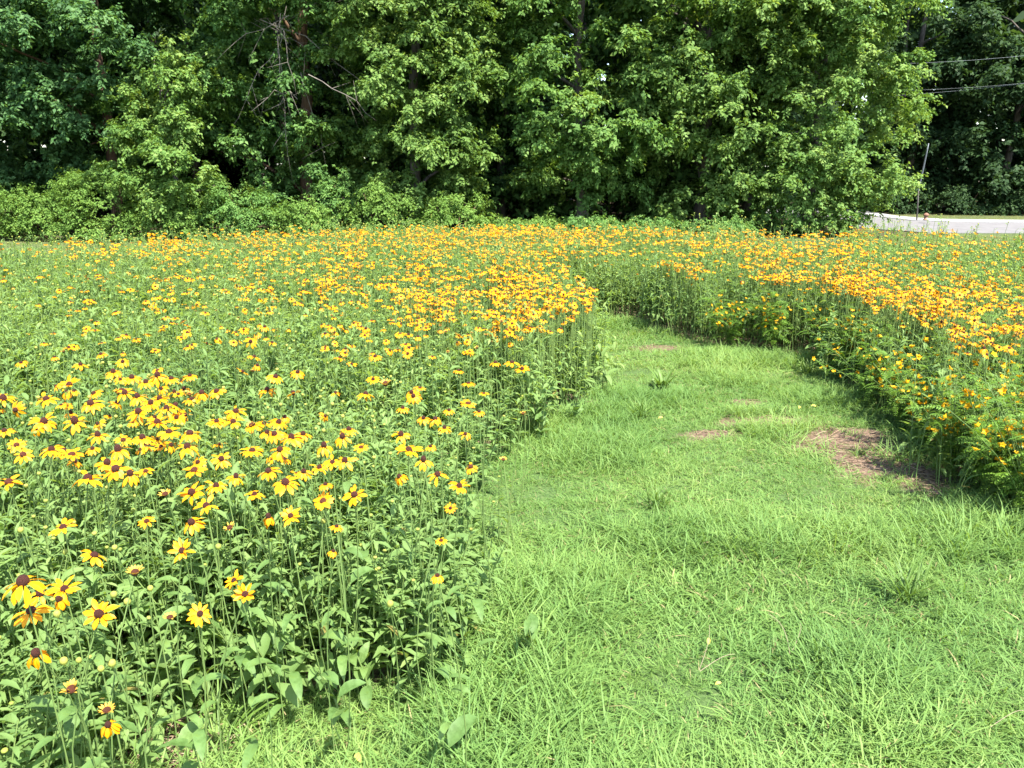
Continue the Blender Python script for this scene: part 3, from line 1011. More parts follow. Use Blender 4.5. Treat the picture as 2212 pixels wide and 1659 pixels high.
CL = [leaf_clump(50, .56, .09, .080, .022, 3) for _ in range(5)] + [leaf_clump(44, .58, .08, .072, .017, 3, True) for _ in range(3)] \
    + [leaf_clump(36, .52, .10, .100, .034, 3) for _ in range(3)] + [leaf_clump(56, .56, .13, .080, .022, 4, False, 2) for _ in range(4)] \
    + [leaf_clump(44, .50, .09, .09, .010, 4, False, 2) for _ in range(2)]
XS, YS, SC, PK = [], [], [], []
for (lo, hi, dens, sc, ch) in [((-4.2, .7), (3.2, 3.6), 270, 1.0, [0, 1, 2, 3, 4, 5, 6, 7, 8, 9, 10]), ((-6, 3.6), (7, 6.5), 125, 1.05, list(range(11)) + [15, 16]),
                               ((-9, 6.5), (9, 13), 75, 1.12, [11, 12, 13, 14, 5, 6, 7, 15])]:
    x, y = points_in(lo, hi, dens)
    px, py, dd = proj(np.stack([x, y, np.full_like(x, .3)], -1))
    jx, jy = x + r.normal(0, .08, len(x)) * np.where(y > 3, 1.5, .7), y + r.normal(0, .08, len(x)) * np.where(y > 3, 1.5, .7)
    k = in_bed(jx, jy) & (px > -350) & (px < PW + 350)
    x, y = x[k], y[k]
    # lower plants at the edge of the beds
    edge = np.zeros(len(x))
    for a in np.linspace(0, 2 * math.pi, 10, endpoint=False):
        for rad_ in (.15, .32):
            edge += in_lawn(x + math.cos(a) * rad_, y + math.sin(a) * rad_)
    edge = np.clip(edge / 8, 0, 1)
    right = x > 1.2
    hs = .85 + .35 * vnoise(x, y, .7, 9) - np.where(right, .10, np.where(y > 4.5, .12, .28)) * edge
    hs = np.maximum(hs, .35)
    hs *= np.where((y < 2.0) & (x < .2), .92, 1.0) * np.where(y > 4.5, 1.1, 1)
    s = sc * r.uniform(.85, 1.15, len(x))
    SC.append(np.stack([s, s, s * hs], -1))
    XS.append(x)
    YS.append(y)
    PK.append(r.choice(ch, len(x)))
x, y, pk = map(np.concatenate, (XS, YS, PK))
s = np.concatenate(SC)
rot = np.stack([r.normal(0, .12, len(x)), r.normal(0, .12, len(x)), r.uniform(0, 6.28, len(x))], -1)
ti = np.clip(.28 + .5 * vnoise(x, y, .9, 10) + .14 * r.normal(size=len(x)), 0, 1)
scatter("meadow_foliage", CL, np.stack([x, y, height(x, y) - .01], -1), rot, s, ti, pk, [M_BED, M_BEDSTEM, M_BUD, M_YELLOWED])


# ------------------------------------------------------------------ coneflowers
STY = {'flat': (10, -14, .031, .0118), 'droop': (-4, -50, .032, .0120), 'hang': (-30, -78, .031, .0135), 'half': (58, 20, .017, .0055), 'rust': (4, -26, .028, .0118)}
WORDS = {'flat': "flat open petals", 'droop': "drooping petals", 'hang': "petals hanging straight down", 'half': "small half-open petals", 'rust': "rust-based orange petals"}
PMAT = {'flat': M_PETAL, 'droop': M_PETAL, 'hang': M_PETAL, 'half': M_PALEPETAL, 'rust': M_RUST}
CONE_R = .0095
PETAL_ME, RAYS_ME, RAYS_LOW, RAYS_FAR = {}, {}, {}, {}
for st, (a0, a1, pl, pw) in STY.items():
    PETAL_ME[st] = []
    for k in range(3):
        v, q, al = blade(pl * (1, .93, 1.05)[k], pw * (1, 1.08, .92)[k], a0 + r.uniform(-5, 5), a1 + r.uniform(-10, 10), 0, (CONE_R * .8, 0, 0), 4, .55, .10)
        PETAL_ME[st].append(Geo().add(v, q, r.uniform(.3, .8), al).mesh("petal", [PMAT[st]]))
    RAYS_ME[st], RAYS_LOW[st], RAYS_FAR[st] = [], [], []
    for k in range(4):
        g, gl, gf = Geo(), Geo(), Geo()
        npt = int(r.integers(11, 15))
        for i in range(npt):
            az = i * 2 * math.pi / npt + r.normal(0, .09)
            if r.random() < .05:
                continue
            b = (math.cos(az) * CONE_R * .8, math.sin(az) * CONE_R * .8, 0)
            e0, e1, ll = a0 + r.normal(0, 6), a1 + r.normal(0, 12), pl * r.uniform(.88, 1.1)
            v, q, al = blade(ll, pw, e0, e1, az, b, 3, .55, .1)
            g.add(v, q, r.uniform(.2, .9), al)
            v, q, al = blade(ll, pw * 1.05, e0, e1, az, b, 2, .55, .1)
            gl.add(v, q, r.uniform(.2, .9), al)
            em = math.radians((e0 + e1) / 2)
            A = np.array([[math.cos(az) * math.cos(em), math.sin(az) * math.cos(em), math.sin(em)]])
            vv, q, tt, al = diamonds(np.array([b]), A, np.array([[-math.cos(az) * math.sin(em), -math.sin(az) * math.sin(em), math.cos(em)]]), np.array([ll]), np.array([pw * 1.25]), np.array([r.uniform(.2, .9)]))
            gf.add(vv, q, tt, al)
        RAYS_ME[st].append(g.mesh("petals", [PMAT[st]]))
        RAYS_LOW[st].append(gl)
        RAYS_FAR[st].append(gf)
CONE_ME = []
for k, (hh, mm) in enumerate([(.0125, M_CONE), (.0145, M_CONE), (.0095, M_CONERED)]):
    v, f = lathe([(0, -.006), (.005, -.005), (CONE_R * .95, -.001), (CONE_R, hh * .3), (CONE_R * .88, hh * .65), (CONE_R * .55, hh * .92), (0, hh)], 10)
    CONE_ME.append(Geo().add(v, f).mesh("flower_head", [mm]))
STEM_ME = []
for k in range(6):
    t = np.linspace(0, 1, 6)
    ox, oy = r.normal(0, .10, 2)
    pp = np.c_[ox * (t - t ** 2) * 4 * .5, oy * (t - t ** 2) * 4 * .5, t]
    pp[0, 2] = -.03
    v, f = tube(pp, .0017, 5, False)
    v[:, :2] = pp.repeat(5, 0)[:, :2] + (v[:, :2] - pp.repeat(5, 0)[:, :2])
    STEM_ME.append(Geo().add(v, f, r.uniform(.2, .8)).mesh("stem", [M_BEDSTEM]))
LEAF_ME = []
for k in range(6):
    a0 = r.uniform(15, 55)
    v, q, al = blade(1.0, (.26, .30, .34, .40, .46, .50)[k], a0, a0 - r.uniform(45, 95), 0, (0, 0, 0), 5, .4, .16, r.normal(0, .3))
    LEAF_ME.append(Geo().add(v, q, .5, al).mesh("leaf", [M_LEAF]))


def flower(label, group, P, diam, style, tilt, tdir, detailed, name="coneflower", leaves=0):
    """P: place of the head. tilt: how far the head leans (degrees) towards direction tdir."""
    base = Vector((P.x + r.normal(0, .05), P.y + r.normal(0, .05) + .02, float(height(P.x, P.y))))
    root = link(name, None, loc=base)
    if label:
        tag(root, label, "flower", group)
    d = P - base
    h = d.length
    q = d.to_track_quat('Z', 'Y').to_euler()
    link("stem", STEM_ME[int(r.integers(6))], root, (0, 0, 0), q, (1, 1, h))
    s = diam / .072
    if style == 'half':
        s *= 1.5
    ax = Vector((-math.sin(tdir), math.cos(tdir), 0))
    hr = Matrix.Rotation(math.radians(tilt), 4, ax).to_euler()
    cone = link("flower_head", CONE_ME[2 if style in ('half', 'rust') else int(r.integers(2))], root, d, hr, (s, s, s * r.uniform(.75, 1.25)))
    if detailed:
        npt = int(r.integers(11, 15))
        off = r.uniform(0, 6.28)
        sag, miss = r.normal(0, .2), max(0, r.normal(.02, .06))
        for i in range(npt):
            az = off + i * 2 * math.pi / npt + r.normal(0, .08)
            if r.random() < miss:
                continue
            link("petal", PETAL_ME[style][int(r.integers(3))], cone, (0, 0, r.normal(0, .0006)), (r.normal(0, .2), sag + r.normal(0, .2), az), (r.uniform(.8, 1.12), r.uniform(.82, 1.15), 1))
    else:
        link("petals", RAYS_ME[style][int(r.integers(4))], cone, (0, 0, 0), (0, 0, r.uniform(0, 6.28)))
    for i in range(leaves):
        u = r.uniform(.1, .62)
        link("leaf", LEAF_ME[int(r.integers(0, 4))], root, d * u, (0, 0, r.uniform(0, 6.28)), r.uniform(.07, .12) * (1.15 - .6 * u))
    return root


# x, y of the head, width in working pixels, style, lean (degrees, towards the viewer), label or None
H_ = [
    (50, 1258, 84, 'droop', 6, "widest foreground coneflower, tall dark cone over a skirt of drooping petals, leftmost of its cluster"),
    (88, 1284, 50, 'droop', 22, "coneflower tucked behind the widest one, at the middle of the left cluster"),
    (140, 1274, 56, 'droop', 20, "coneflower with drooping petals, rightmost top bloom of the left cluster"),
    (128, 1296, 42, 'hang', 12, "coneflower mostly hidden under the rightmost top bloom of the left cluster"),
    (68, 1320, 66, 'droop', 20, "domed coneflower with big brown cone, below the left cluster"),
    (79, 1412, 64, 'hang', 24, "lone coneflower with petals hanging like a skirt, lowest big bloom at far left"),
    (216, 1328, 64, 'flat', 36, "round wide-open coneflower facing the viewer, standing alone right of the left cluster"),
    (203, 1200, 56, 'droop', -18, "coneflower seen from the side, leaning away with petals to the left and below"),
    (394, 1190, 50, 'flat', 42, "star-like wide-open coneflower standing alone on a bent stem"),
    (506, 1254, 40, 'flat', 38, "smaller upper bloom of the touching pair over the broad leaves"),
    (531, 1285, 52, 'flat', 40, "larger lower bloom of the touching pair over the broad leaves"),
    (432, 1326, 48, 'flat', 42, "neat round coneflower over the broad leaves, below left of the touching pair"),
    (367, 1334, 32, 'half', 4, "half-open flower on a thick stem just left of the neat round coneflower"),
    (292, 1238, 38, 'half', 6, "half-open flower head with short upright petals, left of the star-like bloom's stem"),
    (137, 1140, 52, 'droop', 18, "coneflower alone above the left cluster, petals spread to both sides"),
    (317, 1126, 36, 'rust', 22, "small ragged coneflower with orange petals, left of a fuller bloom"),
    (414, 1129, 55, 'droop', 22, "full coneflower alone above the star-like bloom"),
    (497, 1141, 30, 'half', 22, "small crumpled coneflower right of the full lone bloom"),
    (580, 1117, 42, 'hang', 10, "left bloom of a side-by-side pair with its cone half hidden by a leaf"),
    (628, 1115, 46, 'flat', 30, "right bloom of a side-by-side pair, facing the viewer"),
    (446, 1093, 52, 'droop', 26, "coneflower with one long petal to the right, just under its twin"),
    (415, 1065, 58, 'flat', 26, "coneflower with petals raised on the left, just above its twin"),
    (698, 1082, 52, 'rust', 32, "many-petalled deep orange coneflower with an insect-dark cone"),
    (766, 1069, 56, 'flat', 30, "large bright coneflower, rightmost of the row above the broad leaves"),
    (727, 1138, 30, 'droop', -12, "small coneflower leaning right, below the large bright one"),
    (720, 1191, 28, 'hang', -15, "small dark-topped coneflower with petals hanging on one side"),
    (234, 1567, 46, 'hang', 14, "lowest coneflower in the picture, ragged, near the bare soil"),
    (231, 1535, 36, 'half', 10, "withering flower directly above the lowest coneflower"),
    (155, 1490, 46, 'half', 16, "flower with thin straggling petals behind a feathery leaf at far left"),
    (945, 1244, 38, 'hang', 4, "lone coneflower at the bed's right edge, nearest the lawn"),
    (953, 1168, 30, 'rust', 8, "small coneflower above the lone one at the bed's right edge"),
    (973, 1098, 28, 'flat', 34, "small round coneflower, second up along the bed's right edge"),
    (992, 1052, 50, 'droop', 6, "wide drooping coneflower at the bed's right edge"),
    (1017, 1008, 42, 'rust', 20, "reddish-petalled coneflower above the wide drooping one at the bed's right edge"),
    (1005, 938, 30, 'droop', 20, "small coneflower high on the bed's right edge"),
    (1087, 993, 22, 'half', 5, "tiny pale coneflower standing farthest out towards the lawn"),
    (883, 976, 64, 'droop', 10, "largest bloom of the right-hand knot of coneflowers, tall dark cone"),
    (915, 994, 46, 'droop', 14, "bloom touching the largest of the right-hand knot, on its right"),
    (945, 1026, 50, 'droop', 12, "bottom right bloom of the right-hand knot"),
    (863, 1030, 40, 'hang', 20, "bottom left bloom of the right-hand knot"),
    (930, 965, 28, 'droop', 10, "small bloom on top of the right-hand knot"),
    (617, 1044, 64, 'droop', 10, "wide coneflower with the tallest squared cone, in the middle row"),
    (580, 1018, 52, 'droop', 12, "coneflower above left of the one with the tallest squared cone"),
    (656, 1019, 42, 'droop', 12, "coneflower above right of the one with the tallest squared cone"),
    (690, 1012, 42, 'droop', 10, "coneflower in the middle row, left of the small steep pair"),
    (718, 999, 42, 'droop', 16, "left of the small steep pair of coneflowers in the middle row"),
    (745, 996, 48, 'droop', 22, "right of the small steep pair of coneflowers in the middle row"),
    (700, 963, 46, 'droop', 12, "coneflower standing above the small steep pair"),
    (703, 1047, 34, 'droop', 4, "small coneflower under the middle row, just above the many-petalled orange one"),
    (605, 972, 50, 'droop', 14, None), (545, 974, 52, 'droop', 6, None), (478, 992, 44, 'flat', 30, None), (420, 1016, 54, 'rust', 16, None),
    (467, 1051, 46, 'droop', 14, None), (510, 1030, 40, 'droop', 6, None), (550, 1069, 40, 'droop', 8, "small coneflower standing alone below the middle row"), (357, 1068, 30, 'half', 16, None),
    (190, 1036, 70, 'droop', 4, "very wide flat-topped coneflower, leftmost of the row below the crowd"),
    (250, 1013, 68, 'flat', 26, "big rounded coneflower at the middle of the left crowd's lower edge"),
    (281, 1024, 46, 'droop', 12, None), (232, 1000, 50, 'flat', 20, None),
    (315, 1018, 35, 'rust', 12, None), (20, 1043, 56, 'rust', 12, "orange coneflower cut by the picture's left edge"), (50, 982, 42, 'rust', 28, None), (112, 972, 46, 'droop', 14, None), (155, 982, 52, 'rust', 8, None), (200, 970, 30, 'droop', 10, None),
    (95, 912, 60, 'droop', 16, None), (162, 911, 54, 'flat', 22, None), (100, 863, 58, 'droop', 12, None), (196, 873, 50, 'droop', 18, None), (150, 831, 42, 'flat', 20, None), (10, 931, 36, 'droop', 10, None),
    (8, 863, 46, 'droop', 10, None), (255, 972, 52, 'droop', 6, None), (212, 940, 42, 'droop', 16, None), (300, 890, 56, 'flat', 20, None), (341, 915, 50, 'droop', 12, None), (410, 936, 55, 'droop', 10, None),
    (365, 934, 50, 'droop', 14, None), (405, 966, 50, 'droop', 8, None), (308, 946, 46, 'droop', 10, None), (270, 850, 42, 'droop', 10, None), (297, 857, 40, 'droop', 14, None), (345, 862, 42, 'droop', 8, None),
    (360, 884, 44, 'droop', 10, None), (325, 872, 40, 'droop', 16, None), (436, 849, 42, 'hang', 8, None), (468, 846, 42, 'droop', 18, None), (510, 889, 46, 'droop', 12, None), (504, 912, 46, 'droop', 10, None), (468, 911, 40, 'droop', 12, None),
    (577, 843, 42, 'droop', 6, None), (577, 935, 36, 'droop', 8, None), (630, 946, 50, 'droop', 12, None), (655, 938, 40, 'droop', 10, None), (740, 944, 46, 'droop', 18, None), (780, 966, 36, 'rust', 16, None),
    (866, 940, 46, 'droop', 10, None), (893, 856, 38, 'droop', 30, None), (889, 848, 34, 'droop', 26, None), (790, 852, 40, 'droop', -6, None), (833, 830, 36, 'half', 10, None), (806, 820, 30, 'flat', 20, None),
    (1012, 828, 32, 'droop', 0, None), (1011, 872, 42, 'rust', 10, None), (970, 887, 28, 'droop', 8, None), (1035, 890, 28, 'droop', 8, None), (1045, 850, 26, 'rust', 4, None), (991, 801, 28, 'droop', -8, None),
    (1070, 784, 28, 'droop', -4, None), (1106, 783, 36, 'droop', 4, None), (1128, 798, 34, 'flat', 14, None), (870, 882, 30, 'droop', 4, None), (940, 905, 40, 'droop', 8, None), (960, 925, 32, 'droop', 6, None), (915, 904, 34, 'droop', 12, None),
    (1130, 894, 18, 'half', 6, None), (340, 812, 42, 'droop', 10, None), (285, 816, 38, 'droop', 14, None), (410, 812, 32, 'droop', 8, None), (245, 804, 36, 'droop', 10, None), (370, 818, 36, 'droop', 10, None), (315, 826, 36, 'droop', 10, None),
]


def zone(px, py):
    if px > 1400:
        return "right bed's front edge" if py > 640 else "right bed's yellow band"
    if py <= 715 and px >= 620:
        return "dense yellow band " + ("at its left end" if px < 800 else "at its middle" if px < 960 else "right of its middle" if px < 1110 else "beside the path")
    if py > 945:
        return "left crowd's lower edge" if px < 520 else "front middle row" if px < 830 else "knot at the front right"
    if py > 800:
        return "crowded left patch" if px < 560 else "near bed's leafy middle" if px < 840 else "near bed's right edge"
    if py > 715:
        return "loose rows behind the left crowd" if px < 700 else "bed's right corner by the path"
    return "sparse green stretch at left" if px < 620 else "dense yellow band left of the path"


LOOK = {'flat': "flat-petalled", 'droop': "drooping", 'hang': "skirt-like", 'half': "half-open", 'rust': "rusty-based"}
ORD = "leftmost second third fourth fifth sixth seventh eighth ninth tenth eleventh twelfth".split()


def label_flowers(items):
    """items: (root, px, py, style) of flowers with no label of their own yet: told apart by look, patch, row and place in it."""
    byz = {}
    for it in items:
        byz.setdefault((zone(it[1], it[2]), it[3]), []).append(it)
    for (zn, st), its in byz.items():
        if "dense" in zn or "yellow band" in zn:
            for it in its:
                tag(it[0], f"small {LOOK[st]} coneflower crowded into the {zn}", "flower", f"coneflowers in the {zn}")
            continue
        its.sort(key=lambda q: q[2])
        rows = max(1, math.ceil(len(its) / 9))
        nm = {1: [""], 2: [", back half", ", front half"], 3: [", back third", ", middle third", ", front third"]}.get(rows, [f", {ORD[i] if i else 'first'} row from the back" for i in range(rows)])
        for ri_ in range(rows):
            row = sorted(its[ri_ * len(its) // rows:(ri_ + 1) * len(its) // rows], key=lambda q: q[1])
            for i, it in enumerate(row):
                o_ = "" if len(row) == 1 else ", leftmost" if i == 0 else ", rightmost" if i == len(row) - 1 else f", {ORD[i]} from the left"
                tag(it[0], f"{LOOK[st]} coneflower in the {zn}{nm[ri_]}{o_}", "flower", f"coneflowers in the {zn}")


DENS_Y = [488, 505, 525, 545, 570, 600, 630, 670, 710, 760, 800, 850, 900, 960, 1020, 1090]
DENS = [
    [0, 0, .6, 2.5, 4.5, 6.5, 6.5, 5.5, 3.5, 3.5, 2, .5],
    [.6, 2.4, 4, 4, 5, 6, 5.6, 4, 3.8, 2.4, 2.0, 1.2],
    [1.0, 3.2, 4, 3.8, 4.4, 5, 4.2, 1.2, 4, 4.2, 3, 2.2],
    [1.4, 2.0, 2.6, 3.0, 3.6, 4.4, 4.2, 1.8, 2.8, 5.4, 3.2, 2.2],
    [.8, 1.3, 2.0, 3.0, 3.2, 5.2, 4.8, 2.8, 4.2, 6, 5, 3],
    [.8, .9, 2.3, 3.6, 3.8, 5.4, 5.2, 5.5, 6.5, 7, 6, 5],
    [.7, 1.0, 1.6, 1.8, 3.8, 6.2, 6.2, .3, 1.5, 5, 7.5, 6],
    [.3, 1, 1.8, 1.2, 3.5, 6.5, 5.5, 0, 0, .3, 4.5, 7.5],
    [1, 1.2, 2.4, 1.2, 2.8, 3.3, 4.4, 0, 0, 0, 2.6, 6.5],
    [1.2, 1.4, 2.4, .6, 1.2, .7, .8, 0, 0, 0, .5, 3.5],
    [2.4, 3.2, 2.2, .9, 1.0, .3, 0, 0, 0, 0, 0, .2],
    [3.4, 4.0, 3.4, 1.0, .8, .3, 0, 0, 0, 0, 0, 0],
    [3.0, 3.6, 3.6, 2.0, .8, .1, 0, 0, 0, 0, 0, 0],
    [1.8, 2.0, 2.4, 2.0, .6, 0, 0, 0, 0, 0, 0, 0],
    [.2, .4, .5, .5, .2, 0, 0, 0, 0, 0, 0, 0],
]
auto = []
CW = PW / 12
for ri in range(15):
    y0, y1 = DENS_Y[ri], DENS_Y[ri + 1]
    for ci in range(12):
        cv = DENS[ri][ci] / 10
        if cv <= 0:
            continue
        dist = at(1106, (y0 + y1) / 2, .72).y * 1.02
        wpx = (.052 if y0 < 720 else .062) * F / dist
        nn = -(1.25 if y0 < 720 else 1.0) * math.log(1 - min(.85, cv)) * (y1 - y0) * CW / (wpx * wpx * (.24 if y0 < 640 else .36 if y0 < 760 else .45))
        nn = int(nn) + (r.random() < nn % 1)
        for _ in range(nn):
            for tr_ in range(8):
                px, py = r.uniform(ci - .25, ci + 1.25) * CW, r.uniform(y0 - 4, y1 + 4)
                z_ = (.70 if py < 560 else .66) + r.normal(0, .05)
                P = at(px, py, z_)
                cluster = vnoise(np.array(P.x), np.array(P.y), .32, 31) * .6 + vnoise(np.array(P.x), np.array(P.y), .13, 32) * .4
                if r.random() < np.clip((cluster - .3) * 2.6, .06, 1) and bool(in_bed(np.array(P.x), np.array(P.y))):
                    break
            else:
                continue
            st = r.choice(['droop', 'flat', 'rust', 'half', 'hang'], p=[.50, .13, .13, .15, .09])
            auto.append((px, py, P, (.052 if y0 < 720 else .062) * r.uniform(.72, 1.22), st))
# keep the automatic flowers off the hand-placed ones
HP = np.array([(h[0], h[1]) for h in H_])
auto = [a for a in auto if np.min(np.hypot(HP[:, 0] - a[0], (HP[:, 1] - a[1]) * 1.3)) > 12]
auto.sort(key=lambda a: -a[3] / a[2].y)
nhand = len(H_)
GROUP = "yellow coneflowers of the meadow"
unnamed = []
for (px, py, w, st, tl, lab) in H_:
    z_ = .70 + (.10 if (px, py) == (50, 1258) else 0) - max(0, py - 1340) * .0009
    z_ += .04 if 820 < py < 1050 else 0
    P = at(px, py, z_)
    dist = (P - cam.location).length
    dm = min(.092, w * .98 * dist / F) if st != 'half' else min(.06, w * dist / F)
    fl = flower(lab, None if lab is None else "coneflowers picked out at the front", P, dm, st, abs(tl), (-math.pi / 2 if tl >= 0 else r.uniform(-.4, .6)) + r.normal(0, .35), w >= 40, leaves=3 if py > 960 else 0)
    if lab is None:
        unnamed.append((fl, px, py, st))
n_ind = 300 - nhand
for (px, py, P, dm, st) in auto[:n_ind]:
    fl = flower(None, None, P, dm if st != 'half' else dm * .6, st, abs(r.normal(0, 24)), r.normal(-1.0, 1.1), False)
    unnamed.append((fl, px, py, st))
label_flowers(unnamed)
# the rest of the flowers, too many to count
VV, FF, TT, AA, MM = [], [], [], [], []
gst = Geo()
cone_v, cone_f = lathe([(CONE_R, -.001), (CONE_R * .95, .006), (CONE_R * .5, .012), (0, .0125)], 7)
for ai, (px, py, P, dm, st) in enumerate(auto[n_ind:]):
    s = dm / .072 * (.75 if st == 'half' else 1)
    tl, td = math.radians(abs(r.normal(0, 24))), r.normal(-1.0, 1.1)
    Rm = Matrix.Translation(P) @ Matrix.Rotation(tl, 4, Vector((-math.sin(td), math.cos(td), 0))) @ Matrix.Rotation(r.uniform(0, 6.28), 4, 'Z') @ Matrix.Scale(s, 4)
    gst.merged((RAYS_LOW if ai < 500 else RAYS_FAR)[st][int(r.integers(4))], Rm, {'rust': 1, 'half': 2}.get(st, 0))
    Mn = np.array(Rm)
    gst.add(cone_v @ Mn[:3, :3].T + Mn[:3, 3], cone_f, .5, 0, 3)
    v, f = tube(np.array([[P.x + .01, P.y + .01, .1], [P.x + r.normal(0, .01), P.y, P.z * .6], [P.x, P.y, P.z]]), .0024, 3, False)
    gst.add(v, f, r.uniform(.2, .8), 0, 4)
o = link("distant_coneflowers", gst.mesh("distant_coneflowers", [M_PETAL_FAR, M_RUST, M_PALEPETAL, M_CONERED, M_BEDSTEM]))
o["kind"] = "stuff"
print("flowers", nhand, len(auto))

# buds standing in the foreground
v, f = lathe([(.002, -.005), (.006, 0), (.0075, .004), (.006, .009), (.003, .011), (0, .0105)], 9)
BUD_ME = Geo().add(v, f, .6).mesh("bud", [M_BUD])
g = Geo()
for i in range(9):
    v, q, al = blade(.016, .0045, 25, -15, i * .7, (.004 * math.cos(i * .7), .004 * math.sin(i * .7), -.002), 2)
    g.add(v, q, .4, al)
SEPAL_ME = g.mesh("sepals", [M_LEAF])
for (px, py, lab) in [(45, 1148, "pale bud left of the lone coneflower above the left cluster"), (140, 1195, "plump greenish bud below the lone coneflower at left"), (247, 1186, "small yellow bud right of the side-seen coneflower"),
                      (325, 1274, "pale bud below the half-open flower, left of the star-like bloom"), (246, 1288, "yellow bud above the round wide-open coneflower"), (276, 1303, "pale green bud right of the round wide-open coneflower"),
                      (124, 1330, "yellow bud right of the domed coneflower"), (172, 1429, "fat yellow bud right of the lone skirt-like coneflower"), (139, 1432, "smaller yellow bud beside the fat one"), (243, 1437, "reddish-tipped bud right of the fat yellow one"),
                      (220, 1447, "pale green bud between the fat one and the reddish one"), (700, 1128, "small yellow bud left of the small leaning coneflower"), (842, 1308, "lone pale bud over the lawn edge right of the broad leaves"), (472, 1184, "pale bud right of the star-like bloom")]:
    P = at(px, py, .62 if py < 1300 else .55)
    b = Vector((P.x, P.y + .02, 0))
    root = link("flower_bud", None, loc=b)
    tag(root, lab, "flower bud")
    d = P - b
    link("stem", STEM_ME[int(r.integers(6))], root, (0, 0, 0), d.to_track_quat('Z', 'Y').to_euler(), (1, 1, d.length))
    link("bud", BUD_ME, root, d, (r.normal(0, .2), r.normal(0, .2), 0), r.uniform(.9, 1.25))
    link("sepals", SEPAL_ME, root, d, (0, 0, r.uniform(0, 6)))


# ------------------------------------------------------------------ broad-leaved plants along the near edge of the left bed
def broad_plant(label, group, x, y, H, n, ll, seed, lo=2, hi=6):
    rr = np.random.default_rng(seed + 900)
    root = link("broad_leaved_plant", None, loc=(x, y, float(height(x, y))))
    tag(root, label, "plant", group)
    lean = rr.normal(0, .06, 2)
    t = np.linspace(0, 1, 5)
    pp = np.c_[lean[0] * t ** 2, lean[1] * t ** 2, H * t - .02]
    v, f = tube(pp, .0045 * (1.1 - .6 * t), 5)
    link("stem", Geo().add(v, f, .5).mesh("stem", [M_BEDSTEM]), root)
    az = rr.uniform(0, 6)
    for i in range(n):
        u = .12 + .88 * (i + .5) / n
        az += 2.4 + rr.normal(0, .3)
        c = [np.interp(u, t, pp[:, j]) for j in range(3)]
        s = ll * (1.1 - .5 * u) * rr.uniform(.8, 1.2)
        link("leaf", LEAF_ME[int(rr.integers(lo, hi))], root, c, (rr.normal(0, .25), rr.normal(0, .3) - .1, az), s)
    return root


BP = [(585, 1330, .40, 12, .105, "tall broad-leaved plant with a reddish stem right of the touching pair of blooms"),
      (650, 1395, .26, 10, .10, "broad-leaved plant with wide flat leaves at the bed's shaded front"),
      (470, 1420, .24, 10, .095, "broad-leaved plant under the neat round coneflower"),
      (545, 1450, .16, 8, .085, "low plant with a round crinkled leaf in the dark gap"),
      (800, 1440, .24, 11, .095, "pale pointed-leaf plant at the lawn edge right of the dark gap"),
      (735, 1480, .18, 9, .09, "lowest pale pointed-leaf plant at the lawn edge"),
      (860, 1380, .24, 11, .08, "small-leaved pale plant at the bed's front right corner"),
      (930, 1400, .20, 10, .075, "small-leaved pale plant farthest out on the lawn edge"),
      (345, 1490, .22, 8, .15, "plant with one big upright tongue-shaped leaf above the bare soil"),
      (270, 1390, .34, 11, .10, "leafy plant between the round bloom and the bare soil"),
      (1000, 1330, .22, 10, .075, "low leafy plant below the lone coneflower at the bed's right edge"),
      (130, 1540, .24, 10, .09, "leafy plant left of the lowest coneflower"),
      (60, 1560, .26, 10, .09, "leafy plant at the bottom left corner behind feathery fronds"),
      (700, 1300, .34, 12, .085, "upright leafy plant above the wide flat leaves"),
      (1170, 905, .36, 12, .10, "broad-leaved plant on the bed's right corner over the straw"),
      (1105, 915, .40, 12, .11, "broad-leaved plant left of the corner one, with large drooping leaves"),
      (1240, 865, .28, 10, .09, "broad-leaved plant nearest the mown path at the bed's right corner"),
      (1020, 935, .40, 12, .10, "broad-leaved plant in the dark gap below the corner blooms"),
      (760, 880, .40, 12, .10, "broad-leaved plant by the dark gap at the middle of the near bed"),
      (880, 905, .40, 12, .09, "broad-leaved plant just right of the dark gap at the middle of the near bed")]
for i, (px, py, Hh, n, ll, lab) in enumerate(BP):
    P = at(px, py + (60 if py > 1000 else 40), 0)
    broad_plant(lab, "broad-leaved plants at the edge of the bed", P.x, P.y, Hh, n, ll, i)


# ------------------------------------------------------------------ feathery pea plants
def frond_geo(L, npair, lw, a0, a1, rr):
    g = Geo()
    t = np.linspace(0, 1, 7)
    ang = np.radians(a0 + (a1 - a0) * t)
    x = np.concatenate([[0], np.cumsum(np.cos(ang[1:]) * L / 6)])
    z = np.concatenate([[0], np.cumsum(np.sin(ang[1:]) * L / 6)])
    v, f = tube(np.c_[x, np.zeros(7), z], .0011, 3, False)
    g.add(v, f, .5)
    for i in range(npair):
        u = .14 + .86 * i / (npair - 1)
        c = (np.interp(u, t, x), 0, np.interp(u, t, z))
        ll = lw * (1 - .45 * abs(u - .45) / .55)
        for s in (1, -1):
            az = s * rr.uniform(1.0, 1.3)
            P = np.array([c])
            A = np.array([[math.cos(az), math.sin(az), rr.normal(-.1, .12)]])
            vv, q, tt, al = diamonds(P, A, np.array([[0, rr.normal(0, .15), 1.0]]), np.array([ll]), np.array([ll * .36]), np.array([np.clip(rr.normal(.5, .15), 0, 1)]))
            g.add(vv, q, tt, al)
    return g


rr = np.random.default_rng(77)
FRONDG = [frond_geo(.13, 10, .026, a, a - 55, rr) for a in (20, 40, 5, 30)]
FROND_ME = [g.mesh("frond", [M_PEA]) for g in FRONDG]
g = Geo()
for i in range(5):
    v, q, al = blade(.017, .014, 55, 15, i * 1.257, (0, 0, 0), 2, .6, .2)
    g.add(v, q, .5, al)
BLOSG = g
BLOS_ME = g.mesh("blossom", [M_PEAFLOWER])


